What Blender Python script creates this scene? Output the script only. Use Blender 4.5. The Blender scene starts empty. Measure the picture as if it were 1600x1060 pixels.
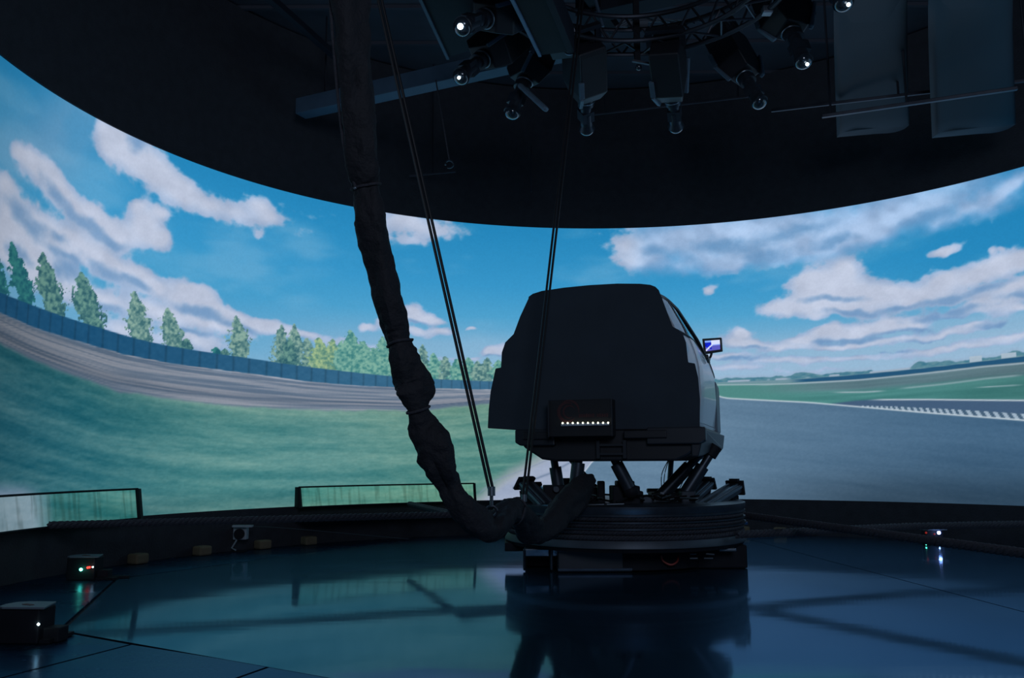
import bpy, bmesh, math, random
import numpy as np
from mathutils import Vector, Matrix

random.seed(7)
SC = bpy.context.scene
COL = SC.collection
R_ = math.radians

# ------------------------------------------------------------------ camera
F_PX, PITCH, ROLL = 1346.678, 0.1396871, -0.0052504
CAM = Vector((0, 0, 1.0))
cd = bpy.data.cameras.new('camera'); cam = bpy.data.objects.new('camera', cd); COL.objects.link(cam)
cd.sensor_width = 36; cd.lens = F_PX / 1600 * 36; cd.clip_start = .05; cd.clip_end = 100
cam.matrix_world = Matrix.Translation(CAM) @ Matrix.Rotation(math.pi / 2 + PITCH, 4, 'X') @ Matrix.Rotation(ROLL, 4, 'Z')
SC.camera = cam

# ------------------------------------------------------------------ world, exposure
w = bpy.data.worlds.new('world'); SC.world = w; w.use_nodes = True
w.node_tree.nodes['Background'].inputs[0].default_value = (.10, .13, .22, 1)
w.node_tree.nodes['Background'].inputs[1].default_value = .02
vs = SC.view_settings
vs.view_transform = 'Standard'; vs.look = 'None'; vs.gamma = 1; vs.exposure = 0; vs.use_curve_mapping = False


def area(name, loc, target, size, energy, col):
    l = bpy.data.lights.new(name, 'AREA'); l.shape = 'DISK'; l.size = size; l.energy = energy; l.color = col
    o = bpy.data.objects.new(name, l); COL.objects.link(o)
    o.location = loc
    o.rotation_euler = (Vector(target) - Vector(loc)).to_track_quat('-Z', 'Y').to_euler()
    return o


# unseen fill light added behind the camera to lift the dark surfaces
area('fill_light', (1.5, -3.2, 4.6), (1.0, 8.0, 2.6), 3.5, 190, (.64, .76, 1.0))


# ------------------------------------------------------------------ measuring helpers (where a sight line meets a plane)
def ray(px, py):
    x, y = px - 800, 530 - py
    c, s = math.cos(ROLL), math.sin(ROLL); x, y = c * x - s * y, s * x + c * y
    c, s = math.cos(PITCH), math.sin(PITCH)
    return Vector((x, c * F_PX - s * y, s * F_PX + c * y))


def onz(px, py, z=0.):
    d = ray(px, py); return CAM + d * ((z - 1) / d.z)


def ony(px, py, y):
    d = ray(px, py); return CAM + d * (y / d.y)


# ------------------------------------------------------------------ materials
def mat(name, col, rough=.6, metal=0., var=.18, scale=6., bump=0., coat=0., stretch=(1, 1, 1), spec=.5):
    m = bpy.data.materials.new(name); m.use_nodes = True
    nt = m.node_tree; b = nt.nodes['Principled BSDF']
    tc = nt.nodes.new('ShaderNodeTexCoord'); mp = nt.nodes.new('ShaderNodeMapping')
    mp.inputs['Scale'].default_value = stretch
    nt.links.new(tc.outputs['Object'], mp.inputs[0])
    n = nt.nodes.new('ShaderNodeTexNoise'); n.inputs['Scale'].default_value = scale; n.inputs['Detail'].default_value = 5
    nt.links.new(mp.outputs[0], n.inputs['Vector'])
    cr = nt.nodes.new('ShaderNodeValToRGB')
    cr.color_ramp.elements[0].position = .3; cr.color_ramp.elements[1].position = .7
    cr.color_ramp.elements[0].color = tuple(c * (1 - var) for c in col) + (1,)
    cr.color_ramp.elements[1].color = tuple(min(1, c * (1 + var)) for c in col) + (1,)
    nt.links.new(n.outputs[0], cr.inputs[0]); nt.links.new(cr.outputs[0], b.inputs['Base Color'])
    b.inputs['Roughness'].default_value = rough; b.inputs['Metallic'].default_value = metal
    b.inputs['Coat Weight'].default_value = coat
    b.inputs['Specular IOR Level'].default_value = spec
    if bump:
        bp = nt.nodes.new('ShaderNodeBump'); bp.inputs['Strength'].default_value = bump
        bp.inputs['Distance'].default_value = .02
        n2 = nt.nodes.new('ShaderNodeTexNoise'); n2.inputs['Scale'].default_value = scale * 5
        nt.links.new(mp.outputs[0], n2.inputs['Vector'])
        nt.links.new(n2.outputs[0], bp.inputs['Height']); nt.links.new(bp.outputs[0], b.inputs['Normal'])
    return m


def emit(name, col, strength):
    m = bpy.data.materials.new(name); m.use_nodes = True
    b = m.node_tree.nodes['Principled BSDF']
    b.inputs['Base Color'].default_value = (.02, .02, .02, 1)
    b.inputs['Emission Color'].default_value = (*col, 1); b.inputs['Emission Strength'].default_value = strength
    return m


M = dict(
    black=mat('black_paint', (.009, .010, .014), .65, spec=.2),
    fabric=mat('black_cloth', (.024, .025, .031), .9, bump=.35, scale=9),
    sleeve=mat('sleeve_cloth', (.0095, .010, .014), .8, bump=.5, scale=8),
    board=mat('charcoal_felt', (.026, .036, .048), .9, scale=3, var=.1, bump=.15),
    tub=mat('dark_grey_shell', (.015, .019, .026), .45, var=.1),
    under=mat('black_shell', (.008, .009, .013), .5, var=.1),
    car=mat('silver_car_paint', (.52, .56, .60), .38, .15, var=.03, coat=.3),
    trimb=mat('black_rubber', (.012, .012, .014), .5),
    steel=mat('dull_steel', (.22, .26, .30), .35, .8, var=.15, scale=14),
    darksteel=mat('dark_steel', (.045, .055, .07), .38, .6, var=.2, scale=10),
    rope=mat('dark_rope', (.034, .034, .044), .75, var=.35, scale=60, bump=.4),
    ropes=mat('black_cable', (.005, .005, .007), .5),
    ceil=mat('ceiling_deck', (.050, .055, .072), .9, var=.2, scale=1.5),
    wall=mat('black_wall', (.024, .025, .032), .9, var=.2, scale=1.2),
    beam=mat('blue_lit_beam', (.055, .095, .14), .6, var=.12, scale=4),  # blue light falling on the beam is put into this colour
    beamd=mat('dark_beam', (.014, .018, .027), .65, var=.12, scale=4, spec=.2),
    duct=mat('duct_sheet', (.009, .021, .031), .55, .2, var=.12, scale=2),
    truss=mat('truss_tube', (.05, .055, .068), .4, .7),
    proj=mat('projector_shell', (.010, .011, .015), .5),
    rail=mat('pale_blue_metal', (.095, .15, .20), .45, .2),
    white=mat('off_white_plastic', (.30, .33, .36), .5, var=.06),
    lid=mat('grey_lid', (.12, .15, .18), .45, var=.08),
    foam=mat('tan_foam', (.16, .12, .07), .9),
    red=mat('red_hose', (.30, .045, .03), .5),
    logo=mat('dark_red_print', (.042, .006, .008), .6, var=.1),
    box=mat('light_box', (.005, .006, .009), .7),
    label=mat('red_brown_label', (.09, .03, .02), .6),
    glass_dark=mat('lens_glass', (.02, .03, .04), .06, .0, var=.05, coat=1.),
)


def floor_mat(name, col, rough, metal, seed):
    m = bpy.data.materials.new(name); m.use_nodes = True
    nt = m.node_tree; b = nt.nodes['Principled BSDF']
    tc = nt.nodes.new('ShaderNodeTexCoord'); mp = nt.nodes.new('ShaderNodeMapping')
    mp.inputs['Location'].default_value = (seed, seed * .7, 0); mp.inputs['Scale'].default_value = (.35, 1.2, 1)
    nt.links.new(tc.outputs['Object'], mp.inputs[0])
    n = nt.nodes.new('ShaderNodeTexNoise'); n.inputs['Scale'].default_value = 1.6; n.inputs['Detail'].default_value = 6
    n.inputs['Roughness'].default_value = .6
    nt.links.new(mp.outputs[0], n.inputs['Vector'])
    mr = nt.nodes.new('ShaderNodeMapRange'); mr.inputs[1].default_value = .3; mr.inputs[2].default_value = .7
    mr.inputs[3].default_value = rough * .75; mr.inputs[4].default_value = rough * 1.35
    nt.links.new(n.outputs[0], mr.inputs[0]); nt.links.new(mr.outputs[0], b.inputs['Roughness'])
    cr = nt.nodes.new('ShaderNodeValToRGB')
    cr.color_ramp.elements[0].color = tuple(c * .85 for c in col) + (1,)
    cr.color_ramp.elements[1].color = tuple(c * 1.15 for c in col) + (1,)
    nt.links.new(n.outputs[0], cr.inputs[0]); nt.links.new(cr.outputs[0], b.inputs['Base Color'])
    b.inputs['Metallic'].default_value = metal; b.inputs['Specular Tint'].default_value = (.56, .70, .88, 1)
    bp = nt.nodes.new('ShaderNodeBump'); bp.inputs['Strength'].default_value = .02; bp.inputs['Distance'].default_value = .05
    n2 = nt.nodes.new('ShaderNodeTexNoise'); n2.inputs['Scale'].default_value = 2.5
    nt.links.new(mp.outputs[0], n2.inputs['Vector']); nt.links.new(n2.outputs[0], bp.inputs['Height'])
    nt.links.new(bp.outputs[0], b.inputs['Normal'])
    b2 = nt.nodes.new('ShaderNodeBsdfPrincipled'); nt.links.new(cr.outputs[0], b2.inputs['Base Color'])   # finely scratched share of the steel
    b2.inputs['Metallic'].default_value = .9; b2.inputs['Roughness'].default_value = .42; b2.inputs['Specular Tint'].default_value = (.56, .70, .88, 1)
    mx = nt.nodes.new('ShaderNodeMixShader'); mx.inputs[0].default_value = .26
    nt.links.new(b.outputs[0], mx.inputs[1]); nt.links.new(b2.outputs[0], mx.inputs[2])
    nt.links.new(mx.outputs[0], nt.nodes['Material Output'].inputs[0])
    return m


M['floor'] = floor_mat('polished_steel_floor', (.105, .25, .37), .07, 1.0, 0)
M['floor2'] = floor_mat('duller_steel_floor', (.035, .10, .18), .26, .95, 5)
M['floorgap'] = mat('floor_joint', (.006, .007, .009), .8)


# ------------------------------------------------------------------ mesh helpers
def new_bm(): return bmesh.new()


def finish(name, bm, material, parent=None, smooth=False, bevel=0.):
    me = bpy.data.meshes.new(name)
    bmesh.ops.recalc_face_normals(bm, faces=bm.faces)
    bm.to_mesh(me); bm.free()
    me.materials.append(material)
    if smooth:
        me.polygons.foreach_set('use_smooth', [True] * len(me.polygons))
        try: me.set_sharp_from_angle(angle=R_(38))
        except Exception: pass
    o = bpy.data.objects.new(name, me); COL.objects.link(o)
    if parent: o.parent = parent
    if bevel:
        b = o.modifiers.new('bevel', 'BEVEL'); b.width = bevel; b.segments = 2; b.limit_method = 'ANGLE'
    return o


def tag(o, label=None, cat=None, group=None, kind=None):
    if label: o['label'] = label
    if cat: o['category'] = cat
    if group: o['group'] = group
    if kind: o['kind'] = kind
    return o


def empty(name, loc=(0, 0, 0), rotz=0., label=None, cat=None, group=None):
    o = bpy.data.objects.new(name, None); COL.objects.link(o)
    o.location = loc; o.rotation_euler = (0, 0, rotz); o.empty_display_size = .1
    return tag(o, label, cat, group)


def bx(bm, c, s, mtx=None):
    """box: centre, size, optional matrix"""
    vs_ = []
    for dx in (-.5, .5):
        for dy in (-.5, .5):
            for dz in (-.5, .5):
                v = Vector((c[0] + dx * s[0], c[1] + dy * s[1], c[2] + dz * s[2]))
                vs_.append(bm.verts.new(mtx @ v if mtx else v))
    for f in ((0, 1, 3, 2), (4, 6, 7, 5), (0, 4, 5, 1), (2, 3, 7, 6), (0, 2, 6, 4), (1, 5, 7, 3)):
        bm.faces.new([vs_[i] for i in f])


def frame_of(d, up=Vector((0, 0, 1))):
    d = d.normalized()
    if abs(d.dot(up)) > .98: up = Vector((1, 0, 0))
    a = d.cross(up).normalized(); b = a.cross(d).normalized()
    return a, b


def sweep(bm, pts, rad, seg=10, cap=True, shape=None, up=Vector((0, 0, 1))):
    pts = [Vector(p) for p in pts]; n = len(pts); rings = []
    if not hasattr(rad, '__len__'): rad = [rad] * n
    for i, p in enumerate(pts):
        d = pts[min(i + 1, n - 1)] - pts[max(i - 1, 0)]
        a, b = frame_of(d, up)
        r = []
        for k in range(seg):
            t = 2 * math.pi * k / seg
            q = rad[i] * (shape(i, t) if shape else 1)
            r.append(bm.verts.new(p + a * math.cos(t) * q + b * math.sin(t) * q))
        rings.append(r)
    for i in range(n - 1):
        for k in range(seg):
            bm.faces.new((rings[i][k], rings[i][(k + 1) % seg], rings[i + 1][(k + 1) % seg], rings[i + 1][k]))
    if cap:
        bm.faces.new(list(reversed(rings[0]))); bm.faces.new(rings[-1])


def beam(bm, p0, p1, wd, ht, up=Vector((0, 0, 1))):
    """rectangular bar between two points"""
    p0, p1 = Vector(p0), Vector(p1); a, b = frame_of(p1 - p0, up)
    r = []
    for p in (p0, p1):
        r.append([bm.verts.new(p + a * (sx * wd / 2) + b * (sz * ht / 2)) for sx, sz in ((-1, -1), (1, -1), (1, 1), (-1, 1))])
    for k in range(4): bm.faces.new((r[0][k], r[0][(k + 1) % 4], r[1][(k + 1) % 4], r[1][k]))
    bm.faces.new(list(reversed(r[0]))); bm.faces.new(r[1])


def lathe(bm, prof, centre=(0, 0), seg=72, a0=0., a1=2 * math.pi, close=True):
    """closed profile of (r, z) turned about a vertical axis"""
    full = abs(a1 - a0 - 2 * math.pi) < 1e-4
    n = seg if full else seg + 1
    rings = []
    for i in range(n):
        t = a0 + (a1 - a0) * i / seg
        rings.append([bm.verts.new((centre[0] + r * math.sin(t), centre[1] + r * math.cos(t), z)) for r, z in prof])
    m_ = len(prof)
    for i in range(seg):
        A, B = rings[i], rings[(i + 1) % n]
        for k in range(m_ if close else m_ - 1):
            bm.faces.new((A[k], A[(k + 1) % m_], B[(k + 1) % m_], B[k]))
    if not full and close:
        bm.faces.new(rings[0]); bm.faces.new(list(reversed(rings[-1])))


def prism(bm, poly, h, mtx=Matrix.Identity(4)):
    """poly in local XY extruded by h along local Z"""
    lo = [bm.verts.new(mtx @ Vector((x, y, 0))) for x, y in poly]
    hi = [bm.verts.new(mtx @ Vector((x, y, h))) for x, y in poly]
    n = len(poly)
    bm.faces.new(list(reversed(lo))); bm.faces.new(hi)
    for k in range(n): bm.faces.new((lo[k], lo[(k + 1) % n], hi[(k + 1) % n], hi[k]))


def catmull(pts, k=8):
    pts = [np.array(p, float) for p in pts]; P = [2 * pts[0] - pts[1]] + pts + [2 * pts[-1] - pts[-2]]; out = []
    for i in range(1, len(P) - 2):
        for j in range(k):
            t = j / k
            out.append(.5 * (2 * P[i] + (P[i + 1] - P[i - 1]) * t + (2 * P[i - 1] - 5 * P[i] + 4 * P[i + 1] - P[i + 2]) * t * t
                             + (3 * P[i] - P[i - 1] - 3 * P[i + 1] + P[i + 2]) * t ** 3))
    out.append(pts[-1]); return out


# ================================================================== THE ROOM
SX, SY, SR = 1.269, 6.752, 5.5           # the cylinder of the screen
Z0, Z1 = .457, 4.347
PX, PY = 1.10, 8.75                      # the platform's centre

# ---- floor
bm = new_bm(); bx(bm, (1, 5.5, -.09), (18, 19, .14))
floor = tag(finish('floor', bm, M['floorgap']), 'dark subfloor under the steel floor plates', kind='structure')


def plate(poly, material, top=0., label=None):
    bm = new_bm(); prism(bm, poly, .019 + top, Matrix.Translation((0, 0, -.019)))
    o = finish('floor_plate', bm, material, floor)
    if label: o['label'] = label


def g(px, py): p = onz(px, py); return (p.x, p.y)


A_, B_, C_ = g(99, 986), g(184, 905), g(472, 866)
D_, E_, F_ = g(207, 1006), g(420, 1040), (.55, 3.30)
plate([A_, F_, (.9, 3.1), (3.43, 3.1), (3.33, 5.8), (3.11, 8.66), (2.95, 11.0), (1.5, 12.2), (-.9, 11.9), C_, B_], M['floor'])
plate([(3.445, 3.1), (9.5, 3.1), (9.5, 10.0), (5, 12.0), (2.965, 11.0), (3.124, 8.66), (3.344, 5.8)], M['floor'])
o_ = .015
plate([(A_[0] - .03, A_[1] - o_), (D_[0] - .01, D_[1] - .02), (-3.05, 2.6), (-7.5, 2.6), (-7.5, 5.2)], M['floor2'], -.001)
plate([(D_[0] + .01, D_[1] - .03), (E_[0], E_[1] - .02), (E_[0] - .75, E_[1] - 1.9), (-3.03, 2.6)], M['floor2'], -.001)
plate([(E_[0] + .02, E_[1] - .03), (F_[0], F_[1] - .03), (.9, 3.07), (9.5, 3.07), (9.5, -3), (-4, -3), (E_[0] - .73, E_[1] - 1.9)],
      M['floor2'], -.001)
plate([(-7.5, 5.25), (A_[0] - .04, A_[1]), (B_[0] - .03, B_[1] + .02), (C_[0], C_[1] + .03), (-.9, 11.93), (1.5, 12.23), (2.95, 11.03), (5, 12.03),
       (5, 14.4), (-7.5, 14.4)], M['floor2'], -.001)

# ---- walls, ceiling
for nm, c, s in (('wall_back', (1, 14.6, 3.2), (18, .3, 6.6)), ('wall_left', (-7.9, 5.5, 3.2), (.3, 18.5, 6.6)), ('wall_right', (9.9, 5.5, 3.2), (.3, 18.5, 6.6))):
    bm = new_bm(); bx(bm, c, s); tag(finish(nm, bm, M['wall']), kind='structure')
bm = new_bm(); bx(bm, (1, 5.5, 6.6), (18, 19, .2))
ceiling = tag(finish('ceiling', bm, M['ceil']), kind='structure')
for k in range(12):                       # deck ribs
    bm = new_bm(); beam(bm, (-7.5, 3.4 + k * .92, 6.48), (9.5, 3.4 + k * .92, 6.48), .05, .05)
    finish('ceiling_rib', bm, M['ceil'], ceiling)
# fascia drape above the screen, a dark ring of cloth
bm = new_bm(); lathe(bm, [(SR - .02, Z1), (SR + .03, Z1), (SR + .03, 6.47), (SR - .02, 6.47)], (SX, SY), 160, R_(-118), R_(118))
tag(finish('trim_1', bm, M['fabric'], smooth=True), 'black cloth fascia curving round above the screen', kind='structure')


# ================================================================== THE SCREEN'S PICTURE
def cyl_of(px, py):
    d = ray(px, py); a = d.x ** 2 + d.y ** 2; b = d.x * SX + d.y * SY; c = SX * SX + SY * SY - SR * SR
    t = (b + math.sqrt(max(b * b - a * c, 1e-6))) / a
    return math.degrees(math.atan2(d.x * t - SX, d.y * t - SY)), 1 + d.z * t


def hash2(i, j, seed):
    n = (i * 374761393 + j * 668265263 + seed * 974634777) & 0x7fffffff
    n = ((n ^ (n >> 13)) * 1274126177) & 0x7fffffff
    return ((n ^ (n >> 16)) & 0xffff) / 65535.


def vnoise(x, y, seed=0):
    xi = np.floor(x).astype(np.int64); yi = np.floor(y).astype(np.int64); fx = x - xi; fy = y - yi
    fx = fx * fx * (3 - 2 * fx); fy = fy * fy * (3 - 2 * fy)
    a, b, c, d = hash2(xi, yi, seed), hash2(xi + 1, yi, seed), hash2(xi, yi + 1, seed), hash2(xi + 1, yi + 1, seed)
    return (a * (1 - fx) + b * fx) * (1 - fy) + (c * (1 - fx) + d * fx) * fy


def fbm(x, y, o=4, seed=0):
    s = 0.; a = .5; t = 0.
    for k in range(o):
        s = s + a * vnoise(x, y, seed + k * 17); t += a; a *= .5; x = x * 2.03 + 7.1; y = y * 2.03 + 3.7
    return s / t


def sst(x, a, b):
    t = np.clip((x - a) / (b - a), 0, 1); return t * t * (3 - 2 * t)


def line(pts, az):
    q = sorted(cyl_of(*p) for p in pts)
    g_ = np.arange(-135, 135, .25); v = np.interp(g_, [a for a, _ in q], [z for _, z in q])
    if len(q) > 5:                         # round the corners of the longer lines
        kr = np.hanning(19); kr /= kr.sum(); v = np.convolve(np.pad(v, 9, 'edge'), kr, 'valid')
    return np.interp(az, g_, v)


def over(c, rgb, a): return c * (1 - a[:, None]) + np.asarray(rgb, float) * a[:, None] if np.ndim(rgb) == 1 else c * (1 - a[:, None]) + rgb * a[:, None]


def mix(c0, c1, t): return np.asarray(c0, float)[None, :] * (1 - t[:, None]) + np.asarray(c1, float)[None, :] * t[:, None]


# every blob: centre px, radii px, tilt (deg, clockwise in the picture), weight
CLOUDS = [
    (172, 208, 24, 14, 30, 1), (190, 232, 42, 24, 32, 1.1), (235, 265, 50, 26, 38, 1.1), (285, 300, 44, 22, 30, 1.1), (330, 320, 24, 12, 20, .9), (372, 332, 34, 16, 25, .8),
    (410, 325, 24, 16, 30, .9), (425, 340, 18, 12, 0, .8), (400, 362, 8, 10, 0, .5),
    (40, 245, 20, 12, 35, 1), (62, 262, 34, 18, 45, 1.1), (95, 300, 42, 20, 48, 1.1), (135, 335, 46, 18, 40, 1.1), (175, 365, 44, 22, 25, 1.1), (222, 350, 26, 28, 0, 1.1),
    (245, 375, 26, 16, 20, 1.1), (214, 322, 14, 12, 0, 1), (250, 335, 16, 11, 10, 1),
    (10, 290, 26, 20, 50, 1), (38, 345, 44, 24, 52, 1.1), (70, 372, 50, 22, 38, 1.1), (120, 385, 50, 18, 35, 1.1), (170, 412, 50, 18, 35, 1.1), (215, 435, 42, 16, 28, 1.1),
    (60, 420, 60, 24, 38, 1), (112, 448, 50, 20, 30, .9), (160, 470, 60, 14, 25, .9), (30, 400, 50, 28, 40, 1), (235, 447, 25, 10, 10, 1), (5, 350, 20, 40, 0, 1),
    (302, 458, 36, 14, 22, 1.2), (285, 470, 30, 14, 12, 1.1), (345, 488, 50, 12, 20, 1.2), (330, 508, 70, 12, 15, 1), (400, 505, 44, 8, 10, 1.1), (245, 488, 62, 14, 20, .9), (300, 532, 72, 14, 12, .9),
    (430, 512, 30, 7, 10, 1), (480, 522, 40, 7, 10, .9), (560, 540, 60, 8, 6, .7), (200, 520, 60, 14, 20, .9),
    (650, 352, 52, 22, 6, .8), (700, 362, 32, 12, 5, .6), (622, 345, 30, 18, 0, .7), (640, 378, 34, 10, 0, .6), (480, 330, 60, 14, 12, .3), (480, 370, 70, 18, 20, .3),
    (650, 486, 17, 12, 15, 1.1), (672, 497, 24, 8, 8, 1.1), (640, 500, 20, 8, 0, 1), (575, 512, 13, 8, 10, 1), (598, 505, 12, 9, 10, .8), (688, 515, 20, 5, 4, .9), (655, 519, 24, 7, 4, .9),
    (741, 518, 10, 4, 3, .9), (768, 548, 18, 8, 0, 1.1), (793, 546, 18, 9, 0, 1), (735, 560, 14, 4, 0, .7), (690, 560, 40, 5, 0, .5),
    (985, 385, 34, 16, 0, .9), (1000, 408, 34, 20, 0, 1), (1060, 375, 70, 26, 3, .9), (1120, 400, 50, 22, -5, .9), (1190, 385, 66, 26, -8, 1), (1250, 380, 56, 26, -14, 1), (1320, 372, 56, 22, -20, 1),
    (1380, 352, 36, 18, -25, 1), (1160, 365, 90, 18, -5, .8), (1440, 330, 80, 20, -22, .8), (1520, 320, 50, 14, -30, .8), (1566, 305, 36, 10, -40, .8), (1476, 392, 26, 9, -25, 1), (1140, 413, 22, 10, -8, 1),
    (1109, 452, 11, 8, -10, .9), (1460, 350, 20, 10, -20, .6), (1588, 285, 26, 8, -40, .6), (1060, 420, 30, 12, 0, .6), (1180, 352, 200, 30, -7, .62), (1450, 300, 150, 34, -20, .62), (1560, 330, 60, 18, -25, .5),
    (1272, 442, 30, 16, -15, 1.2), (1322, 422, 24, 18, -5, 1.2), (1300, 450, 55, 20, -8, 1.1), (1340, 462, 60, 20, -5, 1.1), (1400, 457, 56, 14, -2, 1), (1215, 482, 32, 10, -4, 1.1), (1262, 475, 50, 14, -6, 1),
    (1310, 484, 70, 12, 0, .9), (1440, 463, 50, 16, -14, 1), (1475, 438, 26, 16, -20, 1.1), (1525, 428, 40, 18, -22, 1.1), (1565, 412, 30, 16, -20, 1.1), (1600, 405, 24, 18, -15, 1.1), (1556, 388, 10, 6, -20, .7),
    (1575, 384, 6, 4, 0, .6), (1590, 445, 60, 12, -16, 1), (1500, 465, 60, 8, -14, .9), (1272, 494, 14, 9, 0, .8), (1560, 470, 60, 9, -12, 1), (1520, 487, 70, 7, -10, .9), (1590, 483, 40, 7, -10, .9),
    (1158, 522, 18, 10, 0, 1.2), (1160, 538, 38, 9, 4, 1.1), (1205, 545, 40, 5, 0, 1), (1250, 533, 30, 8, -8, 1.1), (1292, 518, 32, 9, -6, 1.2), (1340, 520, 46, 10, -4, 1.1), (1385, 508, 34, 12, -4, 1.2),
    (1430, 508, 24, 9, 0, 1.1), (1320, 540, 70, 6, -3, .9), (1400, 534, 60, 5, -5, .8), (1480, 522, 50, 6, -8, .9), (1530, 508, 40, 6, -8, .9), (1580, 525, 60, 6, -8, .9), (1460, 545, 70, 5, -5, .8),
    (1130, 558, 60, 5, 0, .9), (1230, 564, 80, 5, -2, .8), (1340, 560, 80, 5, -3, .7), (1150, 575, 70, 5, 0, .8), (1270, 580, 90, 4, -3, .6), (1520, 540, 80, 5, -8, .7),
]
SHADOWS = [
    (95, 312, 40, 9, 50), (140, 352, 44, 9, 38), (178, 378, 26, 7, 20), (25, 325, 26, 14, 55), (52, 358, 28, 12, 52), (100, 400, 30, 7, 30), (170, 425, 44, 10, 32), (215, 445, 26, 7, 28),
    (105, 430, 26, 16, 30), (30, 400, 32, 10, 45), (90, 372, 20, 8, 35), (215, 225, 16, 16, 40), (330, 494, 42, 10, 18), (300, 488, 30, 8, 20), (380, 512, 30, 5, 12), (160, 480, 40, 8, 22), (290, 520, 50, 5, 10),
    (650, 505, 24, 5, 4), (772, 556, 18, 3, 0), (1200, 400, 40, 12, -5), (1130, 385, 50, 12, -5), (1300, 380, 40, 10, -15), (1440, 345, 50, 12, -22), (1020, 390, 24, 10, 0), (1250, 362, 60, 12, -10),
    (1300, 468, 50, 6, -3), (1330, 490, 46, 5, 0), (1400, 482, 40, 5, -5), (1480, 470, 44, 7, -12), (1540, 452, 50, 7, -18), (1500, 487, 50, 7, -8), (1590, 462, 34, 6, -12), (1470, 500, 50, 5, -5),
    (1175, 546, 30, 4, 0), (1150, 562, 40, 4, 0), (1300, 532, 40, 4, -3), (1350, 532, 44, 5, -4), (1400, 522, 36, 5, -3), (1440, 515, 26, 4, -2), (1570, 505, 44, 6, -8), (1240, 555, 50, 3, -2), (1450, 533, 50, 4, -5), (1370, 550, 60, 3, -3),
]


def blob(px, py, rx, ry, ang, AZ, ZZ):
    c, s = math.cos(R_(ang)), math.sin(R_(ang))
    a0, z0 = cyl_of(px, py)
    e = 4.
    a1, z1 = cyl_of(px + c * e, py + s * e); a2, z2 = cyl_of(px - s * e, py + c * e)
    J = np.array([[(a1 - a0) / e * rx, (a2 - a0) / e * ry], [(z1 - z0) / e * rx, (z2 - z0) / e * ry]])
    I = np.linalg.inv(J)
    da, dz = AZ - a0, ZZ - z0
    k = np.where((np.abs(da) < 2.1 * (abs(J[0, 0]) + abs(J[0, 1]))) & (np.abs(dz) < 2.1 * (abs(J[1, 0]) + abs(J[1, 1]))))[0]
    u = I[0, 0] * da[k] + I[0, 1] * dz[k]; v = I[1, 0] * da[k] + I[1, 1] * dz[k]
    return k, np.exp(-(u * u + v * v) * .80)


TREES = [  # base px, top px, half width px, kind
    ((2, 458), (-12, 385), 16, 0), ((42, 474), (18, 380), 17, 0), ((88, 492), (67, 398), 21, 1), ((145, 512), (127, 428), 22, 1), ((222, 530), (210, 457), 19, 2), ((272, 542), (262, 483), 17, 2),
    ((290, 546), (292, 530), 13, 1), ((338, 552), (338, 543), 7, 0), ((376, 560), (369, 496), 18, 2), ((352, 557), (351, 545), 8, 1), ((441, 571), (440, 510), 15, 2), ((463, 573), (460, 508), 14, 2), ((452, 572), (452, 530), 16, 1),
    ((482, 575), (480, 530), 14, 2), ((500, 577), (498, 530), 17, 3), ((522, 579), (520, 532), 15, 3), ((510, 578), (508, 545), 20, 3), ((536, 581), (533, 535), 12, 4), ((553, 583), (547, 518), 17, 4), ((572, 584), (568, 535), 14, 4),
    ((585, 586), (583, 545), 12, 4), ((603, 588), (598, 528), 16, 4), ((625, 589), (622, 540), 14, 4), ((645, 591), (642, 545), 16, 4), ((662, 592), (660, 540), 12, 2), ((680, 593), (677, 553), 13, 4), ((698, 594), (696, 558), 13, 2),
    ((715, 595), (713, 562), 13, 4), ((733, 596), (731, 560), 12, 4), ((748, 596), (746, 565), 11, 2), ((763, 596), (761, 560), 12, 2), ((780, 597), (778, 564), 12, 4), ((800, 597), (798, 568), 12, 3), ((820, 597), (818, 570), 14, 4),
]
TCOL = [((28, 92, 108), (52, 128, 128)), ((44, 92, 104), (105, 150, 140)), ((62, 108, 115), (138, 172, 160)), ((88, 136, 122), (160, 188, 142)), ((62, 128, 128), (128, 178, 162))]


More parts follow.
